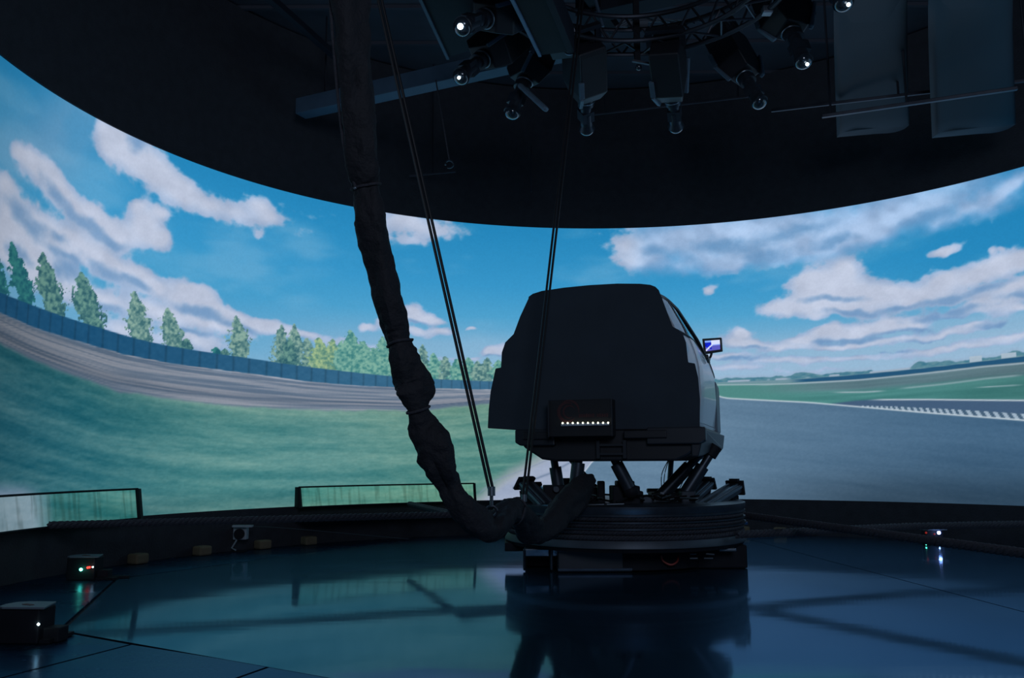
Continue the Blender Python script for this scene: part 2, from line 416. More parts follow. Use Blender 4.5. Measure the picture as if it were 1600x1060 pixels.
def paint(AZ, ZZ):
    """sRGB colours of the projected race-track picture at azimuth (deg) and height (m) on the screen"""
    N = len(AZ)
    am = AZ * .096                        # metres along the screen
    # sky
    h = np.clip((ZZ - 1.5) / 2.9, 0, 1)
    c = np.stack([np.interp(ZZ, (2.0, 2.6, 3.0, 3.45, 4.3), v) for v in ((146, 126, 78, 54, 34), (186, 176, 162, 150, 134), (213, 210, 207, 202, 188))], 1)
    c = over(c, np.array((20, 124, 180.)), .55 * sst(AZ, 25, 58) * sst(ZZ, 2.6, 3.2))
    c = over(c, np.array((46, 148, 200.)), .45 * sst(-AZ, 30, 60) * (1 - sst(ZZ, 3.1, 3.6)))
    c = over(c, np.array((124, 162, 198.)), .62 * np.exp(-((AZ + 82 - (ZZ - 3.9) * 9) / 6.) ** 2) * sst(ZZ, 3.2, 3.7) * (.6 + .8 * fbm(am * 2, ZZ * 2 - am, 3, 91)).clip(0, 1))
    wisp = sst(fbm(am * .8 + ZZ * .5, ZZ * 2.2 - am * .35, 4, 3), .46, .8) * .38
    c = over(c, (140, 185, 218), wisp)
    # low haze band left of the track
    hzl = line([(1098, 600), (1125, 598.5), (1231, 594), (1340, 586), (1437, 576.5), (1535, 565), (1600, 557), (1680, 545)], AZ)
    up = ZZ - np.where(AZ > 5, hzl, 2.0)
    c = over(c, (158, 188, 216), .85 * (1 - sst(up, .0, .75)) * sst(AZ, -25, 15) * (.45 + .9 * fbm(am * .8, ZZ * 18, 3, 40)).clip(0, 1))
    c = over(c, (150, 186, 214), .25 * (1 - sst(up, -.2, .9)))
    c = over(c, (172, 192, 218), .75 * sst(2.35 - ZZ, -.1, .7) * sst(-AZ, 30, 55) * (.55 + .7 * fbm(am * 1.2, ZZ * 6 + am * 2, 3, 41)).clip(0, 1))
    # clouds
    wx = (fbm(am * 3.2, ZZ * 3.2, 3, 11) - .5); wz = (fbm(am * 3.2, ZZ * 3.2, 3, 12) - .5)
    A2 = AZ + wx * 2.2; Z2 = ZZ + wz * .13
    D = np.zeros(N); S = np.zeros(N)
    for b in CLOUDS:
        k, v = blob(*b[:5], A2, Z2); D[k] = 1 - (1 - D[k]) * (1 - np.minimum(.97, v * b[5]))
    for b in SHADOWS:
        k, v = blob(*b, A2, Z2); S[k] = 1 - (1 - S[k]) * (1 - .85 * v)
    # clouds beyond the photograph's frame
    out = np.maximum(sst(AZ, 60, 70), sst(-AZ, 92, 100))
    D = np.maximum(D, out * sst(fbm(am * .7, ZZ * 1.8, 4, 70), .45, .62) * sst(ZZ, 1.9, 2.3))
    fine = fbm(am * 9, ZZ * 11, 4, 21) - .5
    al = sst(D + fine * .52, .30, .64)
    sl_ = line([(940, 440), (1050, 440), (1200, 422), (1320, 402), (1440, 378), (1530, 350), (1620, 325)], AZ)
    soft = sst(AZ, 3, 8) * sst(ZZ - sl_, -.06, .10) * (1 - sst(AZ, 100, 110))
    al = al * (1 - soft) + soft * sst(D + fine * .2, .10, .9) * .88
    body = mix((160, 182, 214), (190, 200, 222), sst(D, .5, .98))
    body = body + (fbm(am * 4, ZZ * 6, 3, 5) - .5)[:, None] * 30
    body = body - soft[:, None] * (np.array((30, 20, 8.)) - 30 * sst(fbm(am * 2.2, ZZ * 2.8 + am, 3, 23) + D * .2, .45, .8)[:, None])
    sh = sst(S + fine * .45, .14, .95)
    body = body * (1 - sh[:, None] * .74) + np.array((100, 144, 190.)) * (sh * .74)[:, None]
    c = over(c, body, al)
    # ---------------- trees
    for (bx_, by_), (tx, ty), hw, kd in TREES:
        a0, z0 = cyl_of(bx_, by_); a1, z1 = cyl_of(tx, ty); aw = abs(cyl_of(bx_ + hw, by_)[0] - cyl_of(bx_ - hw, by_)[0]) / 2
        k = np.where((ZZ > z0 - .15) & (ZZ < z1 + .08) & (np.abs(AZ - (a0 + a1) / 2) < aw * 2.4 + abs(a1 - a0)))[0]
        if not len(k): continue
        t = (ZZ[k] - z0) / (z1 - z0); ac = a0 + (a1 - a0) * np.clip(t, 0, 1)
        nz = fbm(am[k] * 22, ZZ[k] * 26, 3, 90 + kd)
        pw = np.clip(1.06 - t, 0, 2) ** .75 * (.62 + .55 * np.clip(t * 2.2, 0, 1))
        n0 = fbm(am[k] * 9 + kd, ZZ[k] * 11, 2, 97)
        wv = aw * (1.42 if kd > 2 else 1.22) * pw * (.25 + .95 * nz + .60 * n0)
        m = sst(wv * (.78 + .95 * (fbm(am[k] * 45, ZZ[k] * 40 + am[k] * 20, 2, 99) - .3)) - np.abs(AZ[k] - ac), -.05, .06) * (t < 1.04)
        n2 = fbm(am[k] * 30 + 9, ZZ[k] * 34, 3, 55)
        lit = np.clip(n2 * 2.3 - .62 + (ac - AZ[k]) / aw * .10 + .15 * (t - .4), 0, 1)
        c[k] = over(c[k], mix(TCOL[kd][0], TCOL[kd][1], lit), m)
    # ---------------- left-hand ground
    VP = cyl_of(1098, 600)[0]
    L = AZ < VP
    ft = line([(-60, 435), (0, 457), (40, 473), (99, 494.5), (158, 513), (209, 528.5), (260, 540), (311, 548.5), (400, 561.5), (441, 568), (526, 579), (604, 587.5), (675, 592.5), (764, 596), (1098, 599.5)], AZ)
    dt = line([(-60, 462), (0, 488), (57, 513), (125, 534), (198, 555), (272, 568.5), (345, 578.5), (400, 585), (492, 597.5), (570, 603.5), (675, 607), (764, 609), (1098, 601)], AZ)
    db = line([(-60, 510), (0, 538), (40, 558), (125, 590.7), (170, 607.7), (283, 625.5), (400, 637), (480, 640), (557, 641), (635, 642), (675, 640), (760, 631), (1098, 602)], AZ)
    gb = line([(640, 850), (700, 805), (745, 772), (790, 733), (845, 703), (925, 655), (1098, 603)], AZ)
    l2 = line([(760, 910), (872, 792), (925, 722), (1098, 604)], AZ)
    gb = np.where(AZ < cyl_of(660, 700)[0], -1, gb); l2 = np.where(AZ < cyl_of(800, 700)[0], -1, l2)
    # fence
    pf = np.interp(AZ, *zip(*[(cyl_of(x, 540)[0], i) for i, x in enumerate((-60, -38, -15, 5, 22, 40, 58, 76, 95, 116, 137, 160, 184, 209, 234, 260, 286, 313, 340, 366, 390, 418, 441, 465, 488, 510, 530, 550, 569, 588, 606, 624, 641, 658, 674, 690, 706, 721, 736, 750, 764, 780, 800, 825, 860))]))
    fc = mix((24, 78, 116), (58, 107, 140), sst(AZ, -85, -18)); seam = np.exp(-((pf - np.round(pf)) / .07) ** 2)
    fc = fc * (1 - .16 * seam)[:, None] + (fbm(am * 20, ZZ * 30, 2, 8) - .5)[:, None] * 10
    c = over(c, fc, L * sst(ft - ZZ, -.006, .006))
    # dirt
    t = (dt - ZZ) / np.maximum(dt - db, .01)
    st = fbm(am * .55 + 4, t * 13, 3, 30) * .6 + fbm(am * .9, t * 24, 2, 31) * .4
    dc = mix((92, 110, 132), (144, 150, 163), sst(st, .30, .72)) * (.86 + .16 * sst(AZ, -90, -50))[:, None]
    dc = dc - 14 * np.exp(-((t - .72) / .16) ** 2)[:, None]
    dc = np.clip(dc + 20 * np.exp(-(t / .06) ** 2)[:, None] * sst(fbm(am * 5, t * 2, 2, 9), .4, .6)[:, None], 0, 255)
    c = over(c, dc, L * sst(dt - ZZ + (fbm(am * 9, t, 2, 33) - .5) * .01, -.006, .006))
    # grass
    depth = np.clip((db - ZZ) / 1.6, 0, 1)
    st = fbm(am * .5 + depth * 2, depth * 15 - am * .35, 4, 34) * .75 + fbm(am * 7, ZZ * 30, 3, 35) * .25
    gl = mix((34, 92, 108), (80, 136, 136), sst(AZ, -92, -52))  # projector fall-off painted in: grass darker towards the left end
    gl = gl + np.array((12, 6, -2.)) * sst(AZ, -45, -20)[:, None]
    gc = gl + (st - .5)[:, None] * np.array((105, 72, 56.)) + (fbm(am * 25, ZZ * 60, 2, 36) - .5)[:, None] * 12
    lawn = sst(ZZ, .5, .75)
    gc = gc * (.90 + .10 * lawn)[:, None]
    gc = gc + np.array((10, 2, -4.)) * np.exp(-depth * 7)[:, None]
    c = over(c, gc, L * sst(db - ZZ + (fbm(am * 4, ZZ * 4, 3, 37) - .5) * .05, -.02, .03))
    # pale ground at the left rim
    rim = sst(-(AZ + 79.5), 0, 3.5) * sst(.80 - ZZ - (AZ + 79.5) * .006, -.05, .12)
    c = over(c, mix((120, 140, 165), (150, 165, 190), fbm(am * 8, ZZ * 20, 3, 60)), rim * .9 * L)
    # sand and concrete
    k = sst(gb - ZZ + (fbm(am * 6, ZZ * 9, 3, 38) - .5) * .07, -.06, .10)
    c = over(c, mix((120, 148, 150), (160, 170, 180), sst(gb - ZZ, 0, .22)), k * L)
    c = over(c, mix((150, 164, 190), (166, 178, 202), fbm(am * 5, ZZ * 14, 3, 39)), L * sst(gb - ZZ, .12, .26))
    ln1 = line([(700, 830), (800, 763), (862, 739), (900, 718), (1098, 604)], AZ)
    c = over(c, (112, 130, 158), L * .8 * np.exp(-((ZZ - ln1) / .016) ** 2) * (AZ > cyl_of(800, 700)[0]))
    ln2 = line([(700, 812), (772, 752), (830, 730), (900, 700), (1098, 604)], AZ)
    c = over(c, (130, 145, 172), L * .6 * np.exp(-((ZZ - ln2) / .008) ** 2) * (AZ > cyl_of(750, 700)[0]))
    road = mix((100, 130, 156), (64, 98, 128), sst(AZ, 6, 58)) * (1 - .16 * sst(1.3 - ZZ, -.1, .9) * sst(AZ, 15, 45))[:, None]  # road dims to the right, projector fall-off put into its colour
    road = road + (fbm(am * 1.2 + ZZ * 1.5, ZZ * 12 + am * 1.2, 3, 44) - .5)[:, None] * 14 + (fbm(am * 30, ZZ * 45, 2, 45) - .5)[:, None] * 6
    c = over(c, road, L * sst(l2 - ZZ, -.006, .006))
    c = over(c, (196, 208, 222), L * np.exp(-((ZZ - l2) / .012) ** 2) * (l2 > 0))
    # ---------------- right-hand ground
    Rm = ~L
    hz = line([(1098, 600), (1125, 598.5), (1231, 594), (1340, 586), (1437, 576.5), (1535, 565), (1600, 557), (1680, 545)], AZ)
    bb = line([(1098, 601), (1125, 600), (1231, 598.5), (1340, 592.7), (1437, 583), (1535, 571.6), (1600, 566), (1680, 556)], AZ)
    tr = hz + (.045 + .05 * fbm(am * 3, am * 0, 2, 50)) * (.45 + .8 * fbm(am * 9, am * 0 + 3, 3, 51))
    gap = sst(AZ, *[cyl_of(x, 590)[0] for x in (1362, 1370)]) * (1 - sst(AZ, *[cyl_of(x, 580)[0] for x in (1412, 1430)]))
    tr = tr - gap * .07
    tc_ = mix((52, 112, 138), (112, 150, 160), fbm(am * 18, ZZ * 40, 3, 52))
    c = over(c, (150, 172, 198), Rm * sst(tr + .03 - ZZ, -.03, .03) * .45)
    c = over(c, tc_, Rm * sst(tr - ZZ, -.008, .008))
    c = over(c, (158, 176, 196), Rm * sst(hz + .028 - ZZ, -.006, .006) * sst(fbm(am * 6, am * 0, 2, 53), .52, .6) * (AZ < cyl_of(1440, 590)[0]))
    for (x0, x1, yt) in ((1515, 1535, 557.5), (1564, 1588, 553.5)):
        a, b_ = cyl_of(x0, 560)[0], cyl_of(x1, 560)[0]
        c = over(c, (172, 190, 206), Rm * ((AZ > a) & (AZ < b_) & (ZZ < cyl_of(x0, yt)[1]) & (ZZ > hz)) * .95)
    c = over(c, (112, 146, 158), Rm * sst(hz + .006 - ZZ, -.006, .006))
    c = over(c, (34, 84, 120), Rm * sst(hz - ZZ, -.004, .004) * sst(AZ, *[cyl_of(x, 596)[0] for x in (1228, 1262)]))
    low = Rm * sst(bb - ZZ, -.004, .004)
    q = (bb - ZZ)
    stn = fbm(am * .8, q * 22, 3, 46)
    ground = mix((92, 122, 132), (70, 130, 128), sst(q + (stn - .5) * .05, .10, .19)) + (stn - .5)[:, None] * 34
    ground = ground * (1 - .10 * sst(AZ, 40, 60))[:, None]
    ground = mix((78, 136, 132), (78, 136, 132), q) * (1 - sst(AZ, 20, 34))[:, None] + ground * sst(AZ, 20, 34)[:, None]
    c = over(c, ground, low)
    c = over(c, (172, 188, 200), low * np.exp(-((q - .014) / .010) ** 2) * .85)
    for pts, wd, st_ in (([(1298, 613.5), (1350, 613), (1384, 611)], .010, .8), ([(1400, 608), (1470, 601), (1540, 592), (1600, 586)], .012, .55), ([(1520, 606), (1560, 604), (1600, 601.5)], .007, .7),
                         ([(1180, 603), (1215, 601)], .006, .5)):
        z_ = line(pts, AZ); a, b_ = cyl_of(*pts[0])[0], cyl_of(*pts[-1])[0]
        c = over(c, (176, 190, 200), Rm * st_ * np.exp(-((ZZ - z_) / wd) ** 2) * sst(AZ, a - .3, a + 2) * (1 - sst(AZ, b_ - 1.5, b_ + .5)))
    # upper grey branch of the track and its white edge
    rt = line([(1098, 606), (1125, 622), (1262, 629), (1350, 636.6), (1450, 645.4), (1600, 657), (1700, 666)], AZ)
    a0 = cyl_of(1300, 630)[0]
    ub = line([(1300, 632), (1330, 627.5), (1369, 624.8), (1447, 624.6), (1600, 626), (1700, 628)], AZ)
    c = over(c, (66, 92, 122), Rm * sst(ub - ZZ, -.02, .01) * (AZ > a0))
    c = over(c, (196, 208, 216), Rm * np.exp(-((ZZ - ub) / .009) ** 2) * sst(AZ, *[cyl_of(x, 625)[0] for x in (1350, 1385)]))
    c = over(c, road, Rm * sst(rt - ZZ, -.006, .006))
    # saw-tooth kerb
    kt = line([(1340, 635), (1450, 634), (1600, 646), (1700, 655)], AZ); kt = np.where(AZ > cyl_of(1345, 630)[0], line([(1345, 634), (1400, 635.5), (1500, 640.5), (1600, 647), (1700, 654)], AZ), rt)
    ph = np.interp(AZ, [cyl_of(x, 640)[0] for x in (1340, 1400, 1500, 1600, 1700)], [0, 8, 18, 25, 31])
    band = Rm * sst(kt - ZZ, -.005, .005) * sst(ZZ - rt, -.005, .005) * (AZ > cyl_of(1345, 630)[0])
    kc = mix((70, 96, 120), (158, 178, 196), sst(np.sin((ph + (ZZ - rt) * 6) * 6.283), -.3, .3))
    c = over(c, kc, band)
    c = over(c, (190, 204, 214), Rm * np.exp(-((ZZ - rt) / .010) ** 2) * sst(AZ, VP, VP + 1))
    # projector fall-off belongs to the projected picture
    c = c * (1 - .20 * sst(-AZ, 74, 96) - .18 * sst(.95 - ZZ, 0, .5) * sst(AZ, 0, 40))[:, None]
    c = c * (.97 + .03 * vnoise(am * 60, ZZ * 60, 77))[:, None]
    return np.clip(c, 0, 255)


def lin(c):
    c = c / 255.
    return np.where(c <= .04045, c / 12.92, ((c + .055) / 1.055) ** 2.4)


def picture_mat():
    m = bpy.data.materials.new('projected_picture'); m.use_nodes = True
    nt = m.node_tree; b = nt.nodes['Principled BSDF']
    at = nt.nodes.new('ShaderNodeVertexColor'); at.layer_name = 'picture'
    b.inputs['Base Color'].default_value = (.03, .03, .03, 1); b.inputs['Roughness'].default_value = .9
    b.inputs['Specular IOR Level'].default_value = .1
    nt.links.new(at.outputs[0], b.inputs['Emission Color']); b.inputs['Emission Strength'].default_value = 1.0
    m.cycles.emission_sampling = 'NONE'
    return m


M['picture'] = picture_mat()


def picture_sheet(name, az, zz, radius, parent, bulge=None):
    AZg, ZZg = np.meshgrid(az, zz, indexing='ij'); A = AZg.ravel(); Z = ZZg.ravel()
    rr = radius - (bulge(A, Z) if bulge else 0)
    co = np.stack([SX + rr * np.sin(np.radians(A)), SY + rr * np.cos(np.radians(A)), Z], 1)
    n, k = len(az), len(zz)
    i = np.arange(n * k).reshape(n, k)
    f = np.stack([i[:-1, :-1], i[1:, :-1], i[1:, 1:], i[:-1, 1:]], -1).reshape(-1, 4)
    me = bpy.data.meshes.new(name)
    me.vertices.add(len(co)); me.vertices.foreach_set('co', co.astype(np.float32).ravel())
    me.loops.add(f.size); me.loops.foreach_set('vertex_index', f.astype(np.int32).ravel())
    me.polygons.add(len(f)); me.polygons.foreach_set('loop_start', np.arange(0, f.size, 4, dtype=np.int32))
    me.update(calc_edges=True)
    ca = me.color_attributes.new('picture', 'FLOAT_COLOR', 'POINT')
    rgba = np.ones((len(co), 4), np.float32); col = paint(A, Z)
    if bulge:                              # the hinged panels are a thinner, streaked sheet
        col = np.clip(col * (1.05 - .17 * sst(fbm(A * 3.1, Z * 3, 3, 81), .50, .75))[:, None] + np.array((2, 6, -4.)), 0, 255)
    rgba[:, :3] = lin(col)
    ca.data.foreach_set('color', rgba.ravel())
    me.materials.append(M['picture'])
    me.validate()
    o = bpy.data.objects.new(name, me); COL.objects.link(o); o.parent = parent
    return o


screen = empty('projection_screen', (0, 0, 0), 0, 'huge curved cylindrical screen showing a race track under a cloudy blue sky', 'screen')
az = np.concatenate([np.linspace(-112, -92, 40)[:-1], np.linspace(-92, 59, 1130), np.linspace(59, 112, 90)[1:]])
picture_sheet('screen_surface', az, np.linspace(Z0, Z1, 390), SR, screen)
bm = new_bm(); lathe(bm, [(SR + .02, Z0), (SR + .05, Z0), (SR + .05, Z1 + .02), (SR + .02, Z1 + .02)], (SX, SY), 160, R_(-112.3), R_(112.3))  # dark shell added to keep the sheet's rear glow off the walls
finish('screen_light_shield', bm, M['fabric'], screen, smooth=True)
# black cloth skirt below and its lip
bm = new_bm(); lathe(bm, [(SR - .02, .0), (SR + .05, .0), (SR + .05, Z0), (SR - .02, Z0)], (SX, SY), 160, R_(-112.3), R_(112.3))
finish('screen_skirt', bm, M['fabric'], screen, smooth=True)


def hatch(px0, px1, ztop, zbot, label):
    a0, a1 = cyl_of(px0, 790)[0], cyl_of(px1, 790)[0]
    e = empty('screen_hatch_panel', (0, 0, 0), 0, label, 'screen panel', None)
    n = max(30, int(abs(a1 - a0) * 6))
    zt = np.linspace(zbot, ztop, 34)
    bul = lambda A, Z: .10 + .015 * np.sin(A * 2.) + .05 * (ztop - Z) / (ztop - zbot)
    picture_sheet('panel_face', np.linspace(a0, a1, n), zt, SR, e, bul)
    def pt(a, z, off): r = SR - off; return Vector((SX + r * math.sin(R_(a)), SY + r * math.cos(R_(a)), z))
    for rail, z, off in (('top_rail', ztop, .115), ('bottom_rail', zbot, .165)):
        bm = new_bm(); pts = [pt(a0 + (a1 - a0) * i / 40, z, off) for i in range(41)]; sweep(bm, pts, .011, 6); finish(rail, bm, M['black'], e)
    for a in (a0, a1):
        bm = new_bm(); beam(bm, pt(a, ztop, .12), pt(a, zbot - .01, .17), .06, .035); finish('side_post', bm, M['black'], e)
    bm = new_bm(); bm2 = [(SR - .095, zbot), (SR - .03, zbot), (SR - .03, ztop), (SR - .085, ztop)]
    lathe(bm, bm2, (SX, SY), 40, R_(a0), R_(a1)); finish('panel_backing', bm, M['black'], e)
    return e


hatch(458, 737, .69, .452, 'long low hinged panel in the screen foot left of the hanging sleeve')
hatch(-90, 200, .735, .447, 'low hinged panel in the screen foot at the far left')

# low rail bench at the foot of the screen between the ropes and the skirt
bm = new_bm(); lathe(bm, [(SR - .42, .30), (SR - .06, .30), (SR - .06, .33), (SR - .42, .33)], (SX, SY), 90, R_(-46), R_(-10))
tag(finish('foot_shelf', bm, M['darksteel'], smooth=True), 'long dark steel shelf along the foot of the screen behind the sleeve', 'shelf')


# ================================================================== MOTION PLATFORM
plat = empty('motion_platform', (PX, PY, 0), 0, 'round black rope-wound motion platform carrying the cabin on slanted legs', 'simulator base')
plat.matrix_world  # parts below are written in world metres, then moved into the platform's frame


def local(o, root):
    """give part o (modelled in world metres) to root without moving it"""
    o.parent = root
    mw = Matrix.Translation(root.location) @ root.rotation_euler.to_matrix().to_4x4()
    o.matrix_parent_inverse = mw.inverted()
    return o


def part(name, bm, material, root, smooth=False, bevel=0., label=None):
    o = finish(name, bm, material, None, smooth, bevel); local(o, root)
    if label: o['label'] = label
    return o


RR = 1.13
bm = new_bm(); lathe(bm, [(.0, .50), (RR + .03, .50), (RR + .05, .555), (RR + .05, .59), (RR + .02, .60), (0, .60)], (PX, PY), 96); part('top_disc', bm, M['darksteel'], plat, True)
bm = new_bm(); lathe(bm, [(.0, .29), (RR - .05, .29), (RR - .05, .50), (0, .50)], (PX, PY), 96); part('winding_drum', bm, M['black'], plat, True)
for z in (.515, .455, .40):              # flanges between the windings
    bm = new_bm(); lathe(bm, [(RR - .06, z - .008), (RR + .045, z - .008), (RR + .045, z + .008), (RR - .06, z + .008)], (PX, PY), 96); part('drum_flange', bm, M['darksteel'], plat, True)


def rope_pts(pts, r, pitch=.16, strands=3):
    """centre line resampled, and the helical strands around it, each a list of points"""
    P = [Vector(p) for p in pts]; L = [0]
    for a, b in zip(P, P[1:]): L.append(L[-1] + (b - a).length)
    n = max(8, int(L[-1] / (pitch / 7))); out = [[] for _ in range(strands)]; j = 0
    for i in range(n + 1):
        s = L[-1] * i / n
        while j < len(P) - 2 and L[j + 1] < s: j += 1
        t = (s - L[j]) / max(1e-6, L[j + 1] - L[j]); p = P[j].lerp(P[j + 1], t); a, b = frame_of(P[j + 1] - P[j])
        for k in range(strands):
            th = 2 * math.pi * (s / pitch + k / strands)
            out[k].append(p + (a * math.cos(th) + b * math.sin(th)) * r * .5)
    return out


def rope_bm(pts, r, pitch=.16):
    bm = new_bm()
    for st in rope_pts(pts, r, pitch): sweep(bm, st, r * .58, 6)
    return bm


for z, r in ((.487, .021), (.428, .021), (.372, .022), (.325, .024)):
    pts = [(PX + (RR + .012) * math.cos(t), PY + (RR + .012) * math.sin(t), z) for t in np.linspace(0, 2 * math.pi, 90)]
    part('wound_rope', rope_bm(pts, r, .11), M['rope'], plat, True)
bm = new_bm(); lathe(bm, [(.6, .30), (RR + .02, .30), (RR + .05, .245), (RR + .05, .235), (RR + .02, .26), (.6, .26)], (PX, PY), 96)
part('sloped_rim', bm, mat('rim_steel', (.055, .068, .085), .5, .4), plat, True, label='dull sloping metal rim')
bm = new_bm(); lathe(bm, [(.6, .20), (RR + .02, .20), (RR + .035, .232), (.6, .232)], (PX, PY), 96); part('lower_ring', bm, M['black'], plat, True)
bm = new_bm(); lathe(bm, [(.0, .02), (.86, .02), (.86, .20), (.0, .20)], (PX, PY), 60); part('base_drum', bm, M['black'], plat, True)


def wbox(name, x0, x1, y0, y1, z0, z1, m_, root=plat, bevel=.01, label=None):
    bm = new_bm(); bx(bm, ((x0 + x1) / 2, (y0 + y1) / 2, (z0 + z1) / 2), (x1 - x0, y1 - y0, z1 - z0)); return part(name, bm, m_, root, False, bevel, label)


wbox('front_foot_box', .40, 1.06, 7.90, 8.6, .005, .225, M['under'], label='black box foot nearest the camera')
bm = new_bm(); beam(bm, (.40, 7.892, .03), (1.06, 7.892, .03), .012, .02); beam(bm, (.40, 7.892, .20), (1.06, 7.892, .20), .012, .02); part('foot_edge_trim', bm, M['darksteel'], plat)
wbox('side_foot_box', 1.50, 2.16, 8.15, 9.1, .004, .21, M['black'])
wbox('side_foot_box', .12, .60, 8.35, 9.0, .004, .20, M['black'])
wbox('air_pad', -.08, .14, 8.40, 8.95, .14, .22, M['black'])
for x0, x1 in ((.10, .33), (.35, .52)): wbox('side_bracket', x0, x1, 8.02, 8.20, .13, .20, M['steel'], label='pale steel bracket')
for x in (.09, .335): wbox('bracket_post', x, x + .025, 8.0, 8.05, .01, .20, M['darksteel'])
bm = new_bm(); sweep(bm, catmull([ony(1033, 868, 7.9), ony(1036, 877, 7.9), ony(1048, 883, 7.88), ony(1058, 878, 7.9), ony(1060, 868, 7.95)], 6), .009, 8); part('loop_hose', bm, M['red'], plat, True, label='small orange-red hose loop')
for i, (a, b) in enumerate((((1078, 866), (1088, 866)), ((1103, 866), (1116, 867)), ((1078, 873), (1090, 873)), ((1100, 873), (1114, 873)))):
    bm = new_bm(); sweep(bm, [ony(*a, 7.84), ony(*b, 7.84)], .007, 6); part('small_pipe', bm, M['steel'], plat, True)
wbox('valve_block', 1.86, 2.02, 7.98, 8.10, .17, .20, M['steel'])

# --- legs
for (a, da), (b, db), r in ((((864, 708), 8.35), ((874, 772), 8.35), .058), (((906, 702), 8.0), ((899, 764), 8.0), .062), (((951, 702), 8.0), ((986, 768), 8.0), .060), (((880, 706), 9.2), ((928, 762), 9.2), .036),
                            (((1102, 702), 8.6), ((1030, 778), 8.6), .062), (((1114, 704), 8.35), ((1068, 776), 8.35), .062)):
    pa, pb = ony(*a, da), ony(*b, db); q = pa.lerp(pb, .35)
    bm = new_bm(); sweep(bm, [pa, q], r * .62, 18); sweep(bm, [q, pb], r, 18); lg = part('leg_strut', bm, M['darksteel'], plat, True)
    bm = new_bm(); d = (pb - pa).normalized(); sweep(bm, [pa - d * .05, pa + d * .06], r * 1.05, 16); o = finish('joint_collar', bm, M['black'], lg, True)
    bm = new_bm(); bmesh.ops.create_uvsphere(bm, u_segments=16, v_segments=10, radius=r * 1.15, matrix=Matrix.Translation(pb)); finish('ball_joint', bm, M['black'], lg, True)
bm = new_bm(); sweep(bm, [ony(1049, 716, 9.7), ony(1045, 775, 9.7)], .03, 10); part('rear_post', bm, M['darksteel'], plat, True)
for x0, x1, bw in ((1046, 1034, -6), (1046, 1037, -3), (1072, 1058, 6), (1076, 1062, 9)):
    bm = new_bm(); sweep(bm, catmull([ony(x0, 716, 9.3), ony((x0 + x1) / 2 + bw, 742, 9.3), ony(x1, 772, 9.3)], 6), .005, 5); part('thin_wire', bm, M['ropes'], plat, True)


def module(top, bot, yt, yb, wd, ht, end=True):
    """slanted linear drive module: trough body, two bright guide rails, end plate and prop"""
    pt, pb = ony(*top, yt), ony(*bot, yb); d = (pt - pb).normalized(); a, b = frame_of(d)
    if a.y > 0: a = -a                       # a: towards the camera
    bm = new_bm(); beam(bm, pb, pt, wd, ht); e = part('drive_module', bm, M['darksteel'], plat, False, .006)
    for k in (-.30, .30):
        bm = new_bm(); s = a * (wd * k) + b * (ht * .55); beam(bm, pb + s, pt + s - d * .03, .022, .02); finish('guide_rail', bm, M['steel'], e)
    bm = new_bm(); s = a * (wd * .52); beam(bm, pb + s + b * ht * .2, pt + s + b * ht * .2, .012, ht * .3); finish('guide_rail', bm, M['steel'], e)
    bm = new_bm(); beam(bm, pt, pt + d * .03, wd * 1.25, ht * 1.8); finish('end_plate', bm, M['black'], e, bevel=.004)
    bm = new_bm(); beam(bm, pt - b * ht * .5 - d * .05, Vector((pt.x - d.x * .05, pt.y, .60)), wd * .9, .05, up=a); finish('prop_plate', bm, M['black'], e)
    bm = new_bm(); beam(bm, pt + b * ht * 1.0 - a * .04, pt + b * ht * 1.0 + a * .05, .05, .03); finish('end_clamp', bm, M['black'], e)
    return e


module((821, 757), (855, 792), 8.25, 8.05, .17, .075)
module((1106, 757), (1076, 784), 9.2, 8.9, .13, .07)
module((1148, 763), (1096, 795), 8.75, 8.15, .15, .08)
module((838, 765), (858, 785), 9.4, 9.1, .10, .07)
for a in (((849, 759), (897, 792), 8.2, .24), ((957, 760), (1001, 793), 8.08, .30), ((964, 752), (992, 761), 8.08, .20), ((872, 748), (894, 764), 8.5, .2), ((934, 752), (946, 790), 8.4, .09), ((902, 762), (940, 790), 8.6, .2),
          ((1012, 764), (1072, 771), 9.2, .10), ((1018, 770), (1060, 792), 8.6, .25), ((1064, 768), (1088, 792), 8.2, .14), ((988, 768), (1006, 792), 8.2, .14), ((805, 778), (826, 792), 8.5, .2), ((1122, 774), (1155, 784), 8.8, .2)):
    (x0, y0), (x1, y1), yd, th = a; p, q = ony(x0, y0, yd), ony(x1, y1, yd)
    wbox('mounting_block', min(p.x, q.x), max(p.x, q.x), yd, yd + th, min(.60, q.z) if y1 > 780 else q.z, p.z, M['black'] if x0 != 1064 else M['darksteel'], plat, .012)
for p, r, yd in (((978, 765), .035, 8.09), ((869, 765), .03, 8.19), ((1035, 783), .07, 8.55), ((1010, 786), .06, 8.3)):
    bm = new_bm(); c = ony(*p, yd); sweep(bm, [c + Vector((0, .03, 0)), c - Vector((0, .03, 0))], r, 20); part('motor_cap', bm, M['darksteel'], plat, True, .004)
for a, b in (((917, 790), (944, 789)), ((948, 789), (975, 788)), ((920, 791), (934, 791))):
    bm = new_bm(); sweep(bm, [ony(*a, 7.86), ony(*b, 7.86)], .008, 8); part('bright_fitting', bm, M['steel'], plat, True, label='small bright metal fitting')
bm = new_bm()
for a, b in (((1021, 779), (1034, 770)), ((1034, 770), (1038, 775)), ((1038, 775), (1025, 783)), ((1025, 783), (1021, 779))): beam(bm, ony(*a, 8.5), ony(*b, 8.5), .015, .015)
part('motor_bracket', bm, M['steel'], plat, label='small bright bracket')
